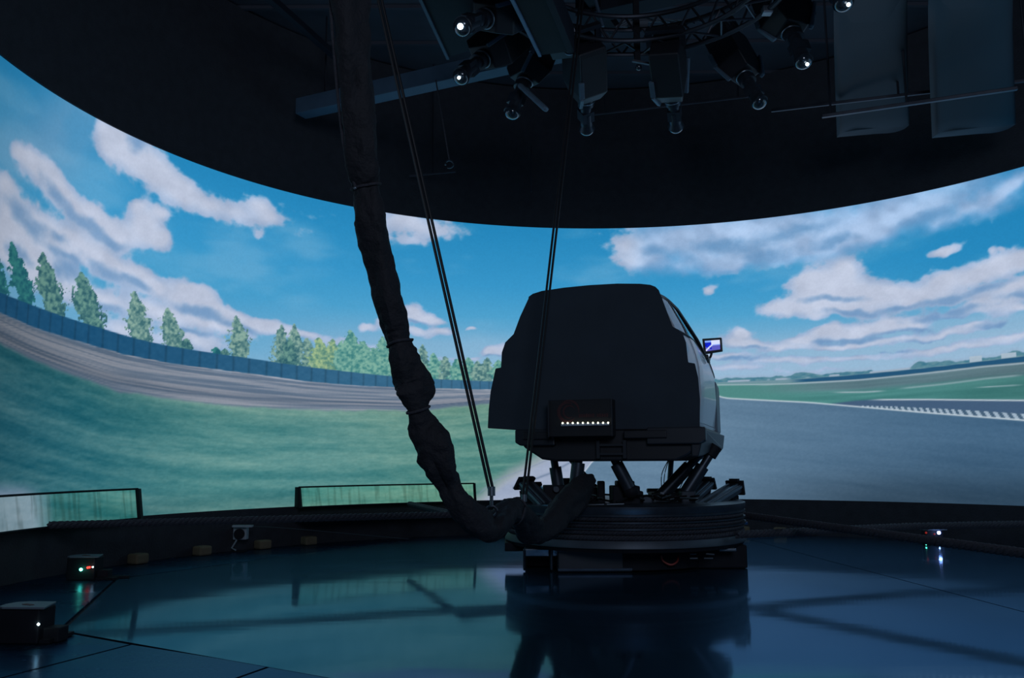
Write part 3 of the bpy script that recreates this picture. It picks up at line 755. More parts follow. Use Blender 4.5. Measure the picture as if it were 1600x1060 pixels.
for i in range(14):                      # cable runs on the deck
    rx = random.uniform(.5, 1.9); pts = [(rx + random.uniform(-.2, .2), 7.9 + k * .12 + .02 * i, .615 + random.uniform(0, .06)) for k in range(4)]
    bm = new_bm(); sweep(bm, catmull(pts, 5), .010, 6); part('deck_cable', bm, M['ropes'], plat, True)

# ================================================================== CABIN
PH = R_(18)
cab = empty('simulator_cabin', (PX, PY, 1.0), -PH, 'half car body in silver with a black stepped board closing its rear', 'simulator cabin')
LX, LY = Vector((math.cos(PH), -math.sin(PH), 0)), Vector((math.sin(PH), math.cos(PH), 0))
ORG = Vector((PX, PY, 0))


def onY(px, py, Y):
    d = ray(px, py); o = CAM - ORG; t = (Y - o.dot(LY)) / d.dot(LY); p = o + d * t; return (p.dot(LX), p.z + 0)


def W(X, Y, Z): return ORG + LX * X + LY * Y + Vector((0, 0, Z))


# rear board: a real cut-out 7 cm thick
outl = [(761.5, 669.5), (763, 640), (766, 612), (773.7, 576), (782.3, 574.5), (783.5, 551), (789, 535), (802, 522), (812, 495), (825, 467), (825.5, 463.5), (832, 459), (846, 454.6), (880, 449.5), (920, 445.5), (964, 443),
        (1000, 443.3), (1016, 445), (1024, 448), (1029.5, 453.5), (1040, 481), (1051, 510.5), (1060, 515), (1067, 522), (1072, 535), (1075.5, 566.5), (1086, 568), (1091, 590), (1094, 625), (1093.5, 671), (808, 672.5)]
Yr = -1.0
pl = [onY(x, y, Yr) for x, y in outl]
bm = new_bm(); f0 = [bm.verts.new(W(x, Yr, z)) for x, z in pl]; f1 = [bm.verts.new(W(x * .985, Yr + .07, z)) for x, z in pl]
bm.faces.new(f0); bm.faces.new(list(reversed(f1)))
for i in range(len(pl)): bm.faces.new((f0[i], f0[(i + 1) % len(pl)], f1[(i + 1) % len(pl)], f1[i]))
part('rear_board', bm, M['board'], cab, False, .008, 'black stepped board closing the rear')

# car body loft
def half_w(z):
    return np.interp(z, [1.20, 1.32, 1.60, 1.85, 1.98, 2.2, 2.45, 2.55], [.80, .845, .875, .865, .835, .755, .62, .50])


def roof_z(Y):
    return np.interp(Y, [-1.0, -.6, -.2, .1, .4, .75, 1.0, 1.25], [2.50, 2.53, 2.48, 2.38, 2.20, 1.93, 1.84, 1.70])


YS = list(np.linspace(-.93, 1.22, 44))


def taper(Y): return 1 - .10 * max(0, (Y - .7) / .5) ** 2 - .11 * max(0, (-.45 - Y) / .48) ** 1.6


def side_strip(bm, Y0, Y1, z0f, z1f, off=0., nz=10, ny=24, sgn=1, th=.012):
    """a patch of the cabin side between two height curves"""
    g0 = []
    for i in range(ny + 1):
        Y = Y0 + (Y1 - Y0) * i / ny; r = []
        for j in range(nz + 1):
            z = z0f(Y) + (z1f(Y) - z0f(Y)) * j / nz
            fr = taper(Y)
            r.append(((half_w(z) * fr + off) * sgn, Y, z))
        g0.append(r)
    A = [[bm.verts.new(W(*p)) for p in r] for r in g0]; B = [[bm.verts.new(W(p[0] - sgn * th, p[1], p[2])) for p in r] for r in g0]
    for i in range(ny):
        for j in range(nz):
            bm.faces.new((A[i][j], A[i + 1][j], A[i + 1][j + 1], A[i][j + 1])); bm.faces.new((B[i][j], B[i][j + 1], B[i + 1][j + 1], B[i + 1][j]))
    for i in range(ny):
        bm.faces.new((A[i][0], B[i][0], B[i + 1][0], A[i + 1][0])); bm.faces.new((A[i][nz], A[i + 1][nz], B[i + 1][nz], B[i][nz]))
    for j in range(nz):
        bm.faces.new((A[0][j], A[0][j + 1], B[0][j + 1], B[0][j])); bm.faces.new((A[ny][j], B[ny][j], B[ny][j + 1], A[ny][j + 1]))


belt = lambda Y: 2.07 - .09 * Y
for sg in (1, -1):
    bm = new_bm(); side_strip(bm, -.93, 1.18, lambda Y: 1.26, lambda Y: min(belt(Y), roof_z(Y) - .01), 0, 14, 40, sg); part('body_side', bm, M['car'], cab, True, label='silver painted body side')
    bm = new_bm(); side_strip(bm, -.62, .78, lambda Y: 1.33, lambda Y: belt(Y) - .012, .010, 14, 30, sg); dr = part('door', bm, M['car'], cab, True, label='silver door skin')
    bm = new_bm(); beam(bm, W(sg * .872, -.02, 2.005), W(sg * .868, .22, 1.985), .03, .045); finish('door_handle', bm, M['trimb'], dr, True, .008)
    bm = new_bm(); side_strip(bm, -.62, .80, lambda Y: 1.27, lambda Y: 1.32, .02, 2, 20, sg); part('sill', bm, M['car'], cab, True)
    # pillars and roof rail
    bm = new_bm(); side_strip(bm, -.93, -.70, belt, lambda Y: roof_z(Y) - .02, .004, 8, 6, sg); part('rear_pillar', bm, M['car'], cab, True)
    bm = new_bm(); sweep(bm, [W(sg * half_w(roof_z(Y) - .03) * taper(Y), Y, roof_z(Y) - .02) for Y in np.linspace(-.84, .86, 30)], .018, 8); part('roof_rail', bm, M['trimb'], cab, True)
    bm = new_bm(); side_strip(bm, -.66, -.61, belt, lambda Y: roof_z(Y) - .02, .006, 8, 2, sg); part('window_seal', bm, M['trimb'], cab, True)
    bm = new_bm(); sweep(bm, [W(sg * (half_w(belt(Y)) * taper(Y) + .006), Y, belt(Y)) for Y in np.linspace(-.93, .80, 20)], .010, 6); part('belt_moulding', bm, M['trimb'], cab, True)
bm = new_bm(); zs = np.linspace(1.27, 2.50, 16)
fr_ = [[bm.verts.new(W(sx * half_w(z) * taper(-.93) * .995, y, z)) for z in zs] for sx, y in ((-1, -.925), (1, -.925), (1, -.90), (-1, -.90))]
for k in range(4):
    for j in range(15): bm.faces.new((fr_[k][j], fr_[(k + 1) % 4][j], fr_[(k + 1) % 4][j + 1], fr_[k][j + 1]))
bm.faces.new([c_[0] for c_ in fr_]); bm.faces.new([c_[-1] for c_ in fr_]); part('rear_bulkhead', bm, M['car'], cab, False)
# roof skin
bm = new_bm(); rows = []
for Y in np.linspace(-.93, .45, 16):
    z = roof_z(Y); hw = half_w(z - .03) * taper(Y); rows.append([bm.verts.new(W(hw * t, Y, z + .035 * (1 - t * t))) for t in np.linspace(-1, 1, 13)])
lo = [[bm.verts.new(v.co - Vector((0, 0, .02))) for v in r] for r in rows]
for i in range(len(rows) - 1):
    for j in range(12):
        bm.faces.new((rows[i][j], rows[i + 1][j], rows[i + 1][j + 1], rows[i][j + 1])); bm.faces.new((lo[i][j], lo[i][j + 1], lo[i + 1][j + 1], lo[i + 1][j]))
part('roof_skin', bm, M['car'], cab, True)
# bonnet end: fender box at the front right and left
for sg in (1, -1):
    bm = new_bm(); c = []
    prof = [(.80, 1.275), (1.20, 1.275), (1.20, 1.74), (1.12, 1.80), (.80, 1.83)]
    a = [bm.verts.new(W(sg * .52, y, z)) for y, z in prof]; b = [bm.verts.new(W(sg * .885, y, z)) for y, z in prof]
    bm.faces.new(a); bm.faces.new(list(reversed(b)))
    for i in range(5): bm.faces.new((a[i], a[(i + 1) % 5], b[(i + 1) % 5], b[i]))
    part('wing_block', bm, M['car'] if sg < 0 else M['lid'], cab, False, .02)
bm = new_bm(); rows = []
for Y in np.linspace(.78, 1.22, 6): rows.append([bm.verts.new(W(t * .84, Y, 1.90 - .35 * (Y - .78) - .03 * t * t)) for t in np.linspace(-1, 1, 9)])
for i in range(5):
    for j in range(8): bm.faces.new((rows[i][j], rows[i + 1][j], rows[i + 1][j + 1], rows[i][j + 1]))
o = part('bonnet', bm, M['car'], cab, True); md = o.modifiers.new('solid', 'SOLIDIFY'); md.thickness = .02
# window glass
gm = bpy.data.materials.new('side_glass'); gm.use_nodes = True; nt = gm.node_tree
b = nt.nodes['Principled BSDF']; b.inputs['Transmission Weight'].default_value = 1; b.inputs['Roughness'].default_value = .03; b.inputs['Base Color'].default_value = (.62, .70, .76, 1); b.inputs['IOR'].default_value = 1.03
b.inputs['Coat Weight'].default_value = .5
for sg in (1, -1):
    bm = new_bm(); side_strip(bm, -.60, .70, lambda Y: belt(Y) + .01, lambda Y: max(belt(Y) + .015, roof_z(Y) - .05), -.004, 8, 20, sg, .004); part('window_glass', bm, gm, cab, True, label='clear side window glass')
# seat head restraints seen through the glass edge, dashboard
for sg in (-.4, .4):
    bm = new_bm(); bx(bm, (0, 0, 0), (.46, .12, .60), Matrix.Translation(W(sg, -.25, 1.75)) @ Matrix.Rotation(-PH, 4, 'Z')); part('seat_back', bm, M['fabric'], cab, False, .05)
bm = new_bm(); bx(bm, (0, 0, 0), (1.5, .30, .22), Matrix.Translation(W(0, .66, 1.75)) @ Matrix.Rotation(-PH, 4, 'Z')); part('dashboard', bm, M['trimb'], cab, False, .05)

# lower tub: shell with a rounded-off belly
prof_t = [(-.82, 1.285), (-.82, 1.21), (-.755, 1.205), (-.74, 1.12), (-.56, 1.005), (-.42, .985), (.66, .985), (.74, 1.02), (.88, 1.10), (.90, 1.285)]
bm = new_bm(); rings = []
for Y, k in ((-.97, 1), (-.4, 1), (.4, 1), (1.05, .99), (1.22, .96)):
    rings.append([bm.verts.new(W(x * k, Y, z)) for x, z in prof_t])
for i in range(4):
    for j in range(len(prof_t)): bm.faces.new((rings[i][j], rings[i][(j + 1) % 10], rings[i + 1][(j + 1) % 10], rings[i + 1][j]))
bm.faces.new(rings[0]); bm.faces.new(list(reversed(rings[-1])))
part('lower_shell', bm, M['under'], cab, False, .02)
# bumper corners, right-hand one stepping forward
for x0, x1, z0, z1, Y0, Y1 in ((.42, .93, 1.13, 1.278, -1.03, -.90), (-.80, -.42, 1.13, 1.278, -1.03, -.90)):
    bm = new_bm()
    for sx in (0,):
        prof = [(x0, z1), (x1, z1), (x1, z0 + .03), (x1 - .05, z0), (x0, z0 + .0)] if x0 > 0 else [(x0, z1), (x1, z1), (x1, z0), (x0 + .05, z0), (x0, z0 + .03)]
        a = [bm.verts.new(W(x, Y0, z)) for x, z in prof]; b = [bm.verts.new(W(x, Y1, z)) for x, z in prof]
        bm.faces.new(a); bm.faces.new(list(reversed(b)))
        for i in range(5): bm.faces.new((a[i], a[(i + 1) % 5], b[(i + 1) % 5], b[i]))
    part('bumper_corner', bm, M['tub'], cab, False, .012)
bm = new_bm(); pr = [(-1.0, 1.26), (1.18, 1.26), (1.18, 1.11), (1.02, 1.07), (.62, 1.12), (-.6, 1.03), (-1.0, 1.02)]
a = [bm.verts.new(W(.80, y, z)) for y, z in pr]; b = [bm.verts.new(W(.925 - max(0, 1.15 - z) * .5, y, z)) for y, z in pr]
bm.faces.new(a); bm.faces.new(list(reversed(b)))
for i in range(len(pr)): bm.faces.new((a[i], a[(i + 1) % len(pr)], b[(i + 1) % len(pr)], b[i]))
part('side_skirt', bm, M['tub'], cab, False, .012, 'dark grey lower side skirt')
for x0, x1 in ((.22, .60), (-.72, -.46)):
    bm = new_bm(); bx(bm, (0, 0, 0), (x1 - x0, .03, .07), Matrix.Translation(W((x0 + x1) / 2, -1.035, 1.22)) @ Matrix.Rotation(-PH, 4, 'Z')); part('reflector_recess', bm, M['under'], cab, False, .008)
bm = new_bm()
for x in (.0, .24): bx(bm, (0, 0, 0), (.03, .05, .16), Matrix.Translation(W(x - .02, -1.0, 1.09)) @ Matrix.Rotation(-PH, 4, 'Z'))
for z in (1.05, 1.13): bx(bm, (0, 0, 0), (.26, .03, .02), Matrix.Translation(W(.10, -1.0, z)) @ Matrix.Rotation(-PH, 4, 'Z'))
part('tow_frame', bm, M['tub'], cab)

# electronics box with the row of lights
eb = []
x0, x1, z0, z1 = -.432, .143, 1.205, 1.532
RT = Matrix.Rotation(-PH, 4, 'Z')
bm = new_bm(); bx(bm, (0, 0, 0), (x1 - x0, .16, z1 - z0), Matrix.Translation(W((x0 + x1) / 2, -1.09, (z0 + z1) / 2)) @ RT); ebox = part('light_box', bm, M['box'], cab, False, .006, 'black box with red print and a row of white lamps')
for x in (x0, x1):
    bm = new_bm(); bx(bm, (0, 0, 0), (.012, .02, z1 - z0), Matrix.Translation(W(x, -1.175, (z0 + z1) / 2)) @ RT); finish('box_edge', bm, M['tub'], ebox)
# red print: open ring mark and a short line of lettering, too dark in the photograph to read
cxl, czl = onY(888, 644, -1.175)


def arc(r0, r1, a0, a1, n=26, dx=0, dz=0):
    for i in range(n):
        t0, t1 = [R_(a0 + (a1 - a0) * (i + j) / n) for j in (0, 1)]
        s0, s1 = [max(0., math.sin(math.pi * (i + j) / n)) ** .6 for j in (0, 1)]
        v = [bm.verts.new(W(cxl + dx + r * math.cos(t), -1.1725, czl + dz + r * math.sin(t))) for r, t in
             ((r0, t0), (r0 + (r1 - r0) * s0, t0), (r0 + (r1 - r0) * s1, t1), (r0, t1))]
        bm.faces.new(v)


bm = new_bm(); arc(.075, .105, 60, 320); arc(.050, .066, 30, 300, dx=.012); arc(.095, .113, -10, 120, dx=-.004); finish('printed_ring', bm, M['logo'], ebox)
a_ = onY(904, 650, -1.175); b_ = onY(951, 649, -1.175)
n = 13
for i in range(n):
    if i == 7: continue
    bm = new_bm(); xa = a_[0] + (b_[0] - a_[0]) * i / n; wd = (b_[0] - a_[0]) / n * .72
    bx(bm, (0, 0, 0), (wd, .003, .026 if i % 3 else .032), Matrix.Translation(W(xa + wd / 2, -1.172, a_[1])) @ RT); finish('printed_letter', bm, M['logo'], ebox)
M['led'] = emit('white_led', (1., 1., .72), 4.); M['ledglow'] = mat('led_strip', (.16, .20, .28), .4)
bm = new_bm(); a_ = onY(877, 663.5, -1.175); b_ = onY(952, 662.5, -1.175)
bx(bm, (0, 0, 0), (b_[0] - a_[0], .02, .022), Matrix.Translation(W((a_[0] + b_[0]) / 2, -1.178, (a_[1] + b_[1]) / 2 - .004)) @ RT); finish('lamp_strip', bm, M['ledglow'], ebox)
for i in range(10):
    x = 879 + i * 7.9; p = onY(x, 661.4 - i * .05, -1.195); bm = new_bm()
    bmesh.ops.create_uvsphere(bm, u_segments=10, v_segments=6, radius=.0080, matrix=Matrix.Translation(W(p[0], -1.192, p[1]))); finish('white_lamp', bm, M['led'], ebox, True)

# mirror monitor
mn = []
dpt = 9.25
P = lambda x, y: ony(x, y, dpt)
bm = new_bm(); q = [P(1097, 529.5), P(1127, 527.5), P(1128.5, 549), P(1099.5, 553.5)]; bk = [v + Vector((.02, .05, 0)) for v in q]
a = [bm.verts.new(v) for v in q]; b = [bm.verts.new(v) for v in bk]; bm.faces.new(a); bm.faces.new(list(reversed(b)))
for i in range(4): bm.faces.new((a[i], a[(i + 1) % 4], b[(i + 1) % 4], b[i]))
mon = part('mirror_monitor', bm, M['trimb'], cab, False, .006, 'small lit screen in place of the wing mirror')
nx, ny = 30, 20
me = bpy.data.meshes.new('monitor_screen'); vs2 = []; fs = []; cols = []
cq = [P(1101, 533), P(1124.5, 531.3), P(1125.3, 546.3), P(1103, 549.3)]
for j in range(ny + 1):
    for i in range(nx + 1):
        u, v = i / nx, j / ny; p = cq[0].lerp(cq[1], u).lerp(cq[3].lerp(cq[2], u), v) + Vector((0, -.004, 0)); vs2.append(p)
        c = np.array((130, 170, 255.)) * (1 - v) + np.array((150, 160, 240.)) * v
        if v > .45 + .1 * u: c = np.array((90, 90, 190.))
        if u < .42 and v > .15 and v < .35 + u * .7 + .25: c = np.array((10, 30, 190.)) * (.7 + .6 * random.random())
        if abs(v - (.95 - 1.1 * u)) < .08 and u < .5 and v > .4: c = np.array((215, 225, 255.))
        if .40 < u and v < .42: c = np.array((215, 225, 255.))
        cols.append((*lin(c), 1))
for j in range(ny):
    for i in range(nx): k = j * (nx + 1) + i; fs.append((k, k + 1, k + nx + 2, k + nx + 1))
me.from_pydata([tuple(v) for v in vs2], [], fs); ca = me.color_attributes.new('picture', 'FLOAT_COLOR', 'POINT')
for i, c in enumerate(cols): ca.data[i].color = c
mm = picture_mat(); mm.name = 'monitor_picture'; me.materials.append(mm)
o = bpy.data.objects.new('monitor_screen', me); COL.objects.link(o); o.parent = mon
bm = new_bm(); sweep(bm, catmull([P(1112, 552), P(1110, 558), P(1106, 562), P(1108, 567), P(1104, 572)], 5), .013, 8); finish('monitor_arm', bm, M['trimb'], mon, True)
for z_ in ((1107, 562),):
    bm = new_bm(); bmesh.ops.create_uvsphere(bm, u_segments=12, v_segments=8, radius=.022, matrix=Matrix.Translation(P(*z_))); finish('arm_joint', bm, M['trimb'], mon, True)

# ================================================================== ROPES, CABLES, SLEEVE
CX = Vector((PX, PY, 0))


def tangent(far, z, side):
    """where a rope coming from `far` leaves the drum"""
    v = Vector((far[0] - PX, far[1] - PY, 0)); d = v.length; r = RR + .02; base = math.atan2(v.y, v.x); a = base + side * math.acos(r / d)
    return Vector((PX + r * math.cos(a), PY + r * math.sin(a), z))


def rope(name, pts, r, label, pitch=.16):
    o = finish(name, rope_bm(pts, r, pitch), M['rope'], None, True); return tag(o, label, 'rope', 'drive ropes running from the platform drum')


G = 'drive ropes'
p1 = onz(1600, 865, .36); p0 = onz(1150, 804, .45); far = p0 + (p1 - p0) * 1.8
rope('drive_rope', [p0 + (p0 - p1) * .02, p1, far], .036, 'thick dark rope running from the platform toward the front right', .15)
p0 = onz(1150, 836, .325); p1 = onz(1290, 829, .325); p2 = onz(1420, 823, .325); p3 = onz(1610, 819, .325)
rope('drive_rope', [p0, p1, p2, p3, p3 + (p3 - p2) * .3], .036, 'dark rope running from the platform level to the right edge', .15)
p0 = onz(800, 802, .465); p1 = onz(640, 803, .465); p2 = onz(450, 808, .465); p3 = onz(300, 813, .465); p4 = onz(200, 817, .465); p5 = onz(75, 821, .465)
rope('drive_rope', [p0, p5 + (p0 - p5) * .5, p5], .034, 'dark braided rope running far left along the foot of the screen', .15)
p0 = onz(640, 788, .465); p1 = onz(725, 808, .465); rope('drive_rope', [p0, p1, tangent(p0, .465, -1)], .034, 'dark rope running back from behind the sleeve toward the screen', .15)
p0 = onz(190, 845, .42); rope('drive_rope', [onz(20, 975, .30), p0.lerp(onz(20, 975, .30), .5), p0], .03, 'dark rope end above the left anchor housings', .15) if False else None

SLV = [  # px, py, radius px, depth
    (541, -60, 27, 5.0), (545, 0, 27, 5.05), (550, 70, 27, 5.1), (555, 130, 25, 5.15), (560, 200, 25, 5.2), (566, 262, 22, 5.25), (573, 292, 18, 5.3), (579, 330, 22, 5.3), (585, 370, 23, 5.35), (596, 420, 22, 5.4), (608, 470, 23, 5.4),
    (618, 512, 21, 5.45), (624, 536, 17, 5.45), (630, 562, 22, 5.45), (642, 592, 26, 5.5), (649, 615, 27, 5.5), (653, 640, 16, 5.5), (664, 668, 25, 5.55), (679, 700, 30, 5.55), (688, 728, 25, 5.55), (702, 758, 17, 5.6), (721, 788, 18, 5.6),
    (743, 814, 21, 5.65), (762, 826, 22, 5.75), (779, 818, 22, 5.9), (790, 805, 20, 6.1), (802, 800, 17, 6.35), (815, 811, 18, 6.6), (828, 826, 20, 6.85), (844, 829, 17, 7.05), (860, 818, 19, 7.2), (876, 800, 22, 7.35), (892, 782, 23, 7.5), (908, 764, 19, 7.7), (922, 750, 10, 7.85)]
cp = []; cr_ = []
for x, y, r, d in SLV:
    p = ony(x, y, d); cp.append(p); cr_.append(r / F_PX * (p - CAM).length)
pts = catmull([list(p) + [r] for p, r in zip(cp, cr_)], 10)
P3 = [Vector(p[:3]) for p in pts]; RD = [float(p[3]) for p in pts]
NR = len(P3)


def wr(i, t):
    s = i / 10.
    v = 1 + .10 * math.sin(3 * t + s * .55) + .07 * math.sin(2 * t - s * .9 + 1) + .05 * math.sin(5 * t + s * 1.7)
    v += .20 * (float(vnoise(np.array([s * 1.3 + 10]), np.array([t * 1.6 + 3]), 5)[0]) - .5) + .20 * (float(vnoise(np.array([s * 3.9 + 10]), np.array([t * 3 + 3]), 9)[0]) - .5)
    return v


sl = empty('cable_sleeve', P3[0], 0, 'thick wrinkled black cloth cable sleeve hanging from the ceiling to the platform', 'cable sleeve')
bm = new_bm(); sweep(bm, P3, RD, 30, True, wr, up=Vector((0, 1, 0))); part('cloth_sleeve', bm, M['sleeve'], sl, True)
for i in (60, 120, 160, 260):            # straps at the pinched places
    bm = new_bm(); d = (P3[i + 1] - P3[i - 1]).normalized(); a, b = frame_of(d, Vector((0, 1, 0)))
    loop = [P3[i] + (a * math.cos(t) + b * math.sin(t)) * (RD[i] * wr(i, t) + .008) for t in np.linspace(0, 2 * math.pi, 30)]
    sweep(bm, loop, .009, 6, False); part('strap', bm, M['rope'], sl, True)
bm = new_bm(); q = ony(555, 294, 5.2); bmesh.ops.create_uvsphere(bm, u_segments=10, v_segments=6, radius=.010, matrix=Matrix.Translation(q)); part('strap_buckle', bm, M['steel'], sl, True, label='small bright buckle')
# bare cables and a cloth seam running beside the sleeve near the ceiling
bm = new_bm(); sweep(bm, catmull([ony(512, -60, 5.0), ony(520, 60, 5.05), ony(530, 170, 5.15), ony(540, 240, 5.2), ony(556, 294, 5.25)], 6), .010, 8); part('side_cable', bm, M['rope'], sl, True)
bm = new_bm(); sweep(bm, catmull([ony(528, -60, 5.1), ony(534, 60, 5.15), ony(540, 170, 5.25), ony(549, 240, 5.3), ony(558, 294, 5.32)], 6), .028, 10); part('inner_cable', bm, M['sleeve'], sl, True)


def hoist(top, bot, dt, db, gap, label):
    pt, pb = ony(*top, dt), ony(*bot, db); e = empty('hoist_cable', pt, 0, label, 'cable', 'twin hoist cables')
    for s in (-gap, gap):
        bm = new_bm(); sweep(bm, [pt + Vector((s, 0, 0)), pb + Vector((s, 0, .10))], .0105, 8); part('cable', bm, M['ropes'], e, True)
    bm = new_bm(); sweep(bm, [pb + Vector((0, 0, .13)), pb + Vector((0, 0, .07))], .026, 10); sweep(bm, [pb + Vector((0, 0, .08)), pb], .012, 8); part('turnbuckle', bm, M['steel'] if gap < .02 else M['rope'], e, True)
    bm = new_bm(); sweep(bm, [pb + Vector((.035 * math.cos(t), 0, -.03 + .035 * math.sin(t))) for t in np.linspace(-1.2, 4.4, 14)], .009, 8, True); part('hook', bm, M['darksteel'], e, True)
    return e


hoist((580, -60), (768, 792), 5.5, 5.78, .0125, 'twin cable hanging in front of the screen just right of the sleeve')
hoist((910, -10), (819, 798), 7.7, 7.25, .0145, 'twin cable passing in front of the cabin left of its centre')

# ================================================================== ANCHOR HOUSINGS, SMALL LAMPS AT THE FLOOR'S EDGE
M['led_w'] = emit('led_white', (.7, 1., 1.), 14.); M['led_g'] = emit('led_green', (.1, 1., .65), 14.); M['led_r'] = emit('led_red', (1., .03, .02), 5.); M['led_b'] = emit('led_blue', (.30, .45, 1.), 16.)


def led(root, p, r, m_):
    bm = new_bm(); bmesh.ops.create_uvsphere(bm, u_segments=10, v_segments=6, radius=r, matrix=Matrix.Translation(p)); part('indicator_lamp', bm, m_, root, True)


def anchor(c, s, rot, label):
    e = empty('rope_anchor_housing', (c.x, c.y, 0), 0, label, 'anchor housing')
    Mx = Matrix.Translation((c.x, c.y, 0)) @ Matrix.Rotation(rot, 4, 'Z')
    body = [(-.12 * s, -.07 * s), (.12 * s, -.07 * s), (.12 * s, .09 * s), (-.05 * s, .11 * s), (-.11 * s, .07 * s), (-.135 * s, .0)]
    bm = new_bm(); prism(bm, body, .19 * s, Mx); part('housing_body', bm, M['black'], e, False, .008)
    lid_ = [(-.13 * s, -.05 * s), (-.09 * s, -.085 * s), (.155 * s, -.085 * s), (.10 * s, .12 * s), (-.06 * s, .12 * s), (-.12 * s, .09 * s), (-.14 * s, .02 * s)]
    bm = new_bm(); prism(bm, lid_, .012, Mx @ Matrix.Translation((0, 0, .19 * s))); part('housing_lid', bm, M['lid'], e, False, .003, 'grey lid')
    bm = new_bm(); prism(bm, [(-.03 * s, .0), (.04 * s, -.03 * s), (.05 * s, -.01 * s), (-.02 * s, .03 * s)], .003, Mx @ Matrix.Translation((0, 0, .19 * s + .012))); part('lid_label', bm, M['label'], e)
    bm = new_bm(); bx(bm, (.15 * s, .03, .04 * s), (.12 * s, .10 * s, .08 * s), Mx); part('side_block', bm, M['black'], e, False, .006)
    return e, Mx


cA = onz(38, 1003, 0)
eA, mA = anchor(cA, 1.0, R_(-4), 'black anchor housing with a grey lid in the near left corner')
led(eA, ony(60, 976, cA.y - .085), .007, M['led_w'])
bm = new_bm()
beam(bm, (cA.x + .15, cA.y + .03, .012), (A_[0] - .02, A_[1] - .03, .012), .05, .02); beam(bm, (cA.x + .15, cA.y - .07, .012), (A_[0] + .10, A_[1] - .13, .012), .06, .02)
part('floor_strap', bm, M['black'], eA)
cB = onz(131, 906, 0)
eB, mB = anchor(cB, 1.0, R_(0), 'black anchor housing with green and red lamps by the far left floor edge')
led(eB, ony(126.5, 890.5, cB.y - .10), .013, M['led_g']); led(eB, ony(140, 887, cB.y - .10), .009, M['led_r']); led(eB, ony(137, 887.5, cB.y - .10), .009, M['led_r']); led(eB, ony(145, 886.5, cB.y - .10), .006, M['led_w'])
bm = new_bm(); beam(bm, (cB.x + .18, cB.y + .05, .012), (cB.x + .36, cB.y + .07, .012), .04, .02); beam(bm, (cB.x + .1, cB.y - .02, .012), (cB.x + .30, cB.y - .03, .012), .05, .02); part('floor_strap', bm, M['black'], eB)
c = onz(629, 838, 0); eC, _ = anchor(Vector((c.x, c.y, 0)), .8, 0, 'black anchor housing with one green and one white lamp behind the sleeve')
led(eC, ony(621, 828.5, c.y - .10), .019, M['led_g']); led(eC, ony(637, 825, c.y - .10), .013, emit('led_pink_white', (1., .85, .9), 8))
c = onz(1458, 852, 0); eD, _ = anchor(Vector((c.x, c.y, 0)), .9, 0, 'black anchor housing with a blue-white lamp at the right')
zt_ = .21
led(eD, ony(1467, 833, c.y - .12), .019, M['led_b']); led(eD, ony(1447, 833, c.y - .12), .012, emit('led_dim_red', (1., .05, .02), .25)); led(eD, ony(1460, 835, c.y - .12), .010, emit('led_dim_red_low', (1., .05, .02), .2))
led(eD, ony(1447, 851, c.y - .12), .008, emit('led_green_low', (.1, 1., .5), 9)); led(eD, ony(1468, 850, c.y - .12), .008, emit('led_blue_low', (.4, .6, 1.), 16))

# small flood lamp by the skirt at the left
c = ony(373, 860, 9.9)
e = empty('flood_lamp', (c.x, c.y, 0), 0, 'small off-white square flood lamp with round black face on a bent stand', 'lamp')
q0, q1 = ony(364, 823, 9.9), ony(384, 844, 9.9)
bm = new_bm(); bx(bm, ((q0.x + q1.x) / 2, 9.96, (q0.z + q1.z) / 2), (q1.x - q0.x, .10, q0.z - q1.z)); part('lamp_housing', bm, M['white'], e, False, .008)
bm = new_bm(); k = Vector(((q0.x + q1.x) / 2, 9.91, (q0.z + q1.z) / 2 - .01)); sweep(bm, [k, k - Vector((0, .03, 0))], .058, 24); part('lamp_face', bm, M['black'], e, True, label='round black face')
bm = new_bm(); beam(bm, ony(364, 822.5, 9.86), ony(395, 822.5, 9.86), .06, .022); part('top_bar', bm, M['white'], e)
bm = new_bm(); sweep(bm, [ony(370, 844, 9.9), ony(362, 857, 9.9), ony(368, 860, 9.85)], .010, 6); part('bent_stand', bm, M['white'], e, True)
bm = new_bm(); bx(bm, (c.x, 9.9, .006), (.16, .12, .012)); part('lamp_foot', bm, M['black'], e)
bm = new_bm(); sweep(bm, catmull([ony(396, 823, 9.88), ony(450, 826, 9.4), ony(540, 834, 9.2), ony(640, 843, 8.9)], 8), .004, 5)
tag(finish('thin_cable', bm, M['rope'], None, True), 'thin cable sagging from the flood lamp across toward the sleeve', 'cable')

# tan foam blocks under the foot of the screen
fo = [(58, 885), (130, 872), (240, 858), (352, 848), (420, 840), (1168, 826), (1226, 829)]
lab = ['tan foam block under the skirt at the far left', 'tan foam block left of the far anchor housing', 'tan foam block between the anchor housing and the flood lamp', 'tan foam block beside the flood lamp',
       'tan foam block right of the flood lamp', 'tan foam block just right of the platform', 'tan foam block farther right of the platform']
for (x, y), lb in zip(fo, lab):
    p = onz(x, y, .03); v = Vector((p.x - SX, p.y - SY, 0)); v = v.normalized() * (SR - .10); bm = new_bm()
    an = math.atan2(v.x, v.y)
    bx(bm, (0, 0, .05), (.16, .14, .10), Matrix.Translation((SX + v.x, SY + v.y, 0)) @ Matrix.Rotation(-an, 4, 'Z'))
    tag(finish('foam_block', bm, M['foam'], None, False, .02), lb, 'foam block', 'tan foam blocks along the screen foot')
# a small bundle of blue and white hoses at the platform's right edge
for i, (mn_, y, lb) in enumerate((('steel', 814, 'pale'), ('blue', 817, 'blue'))):
    if mn_ == 'blue': M['blue'] = mat('blue_hose', (.04, .12, .30), .4)
    bm = new_bm(); sweep(bm, catmull([ony(1146, y + 2, 8.75), ony(1156, y, 8.75), ony(1165 + i * 3, y + 1, 8.75)], 5), .014, 8); part('hose_end', bm, M[mn_], plat, True, label=lb + ' hose end')

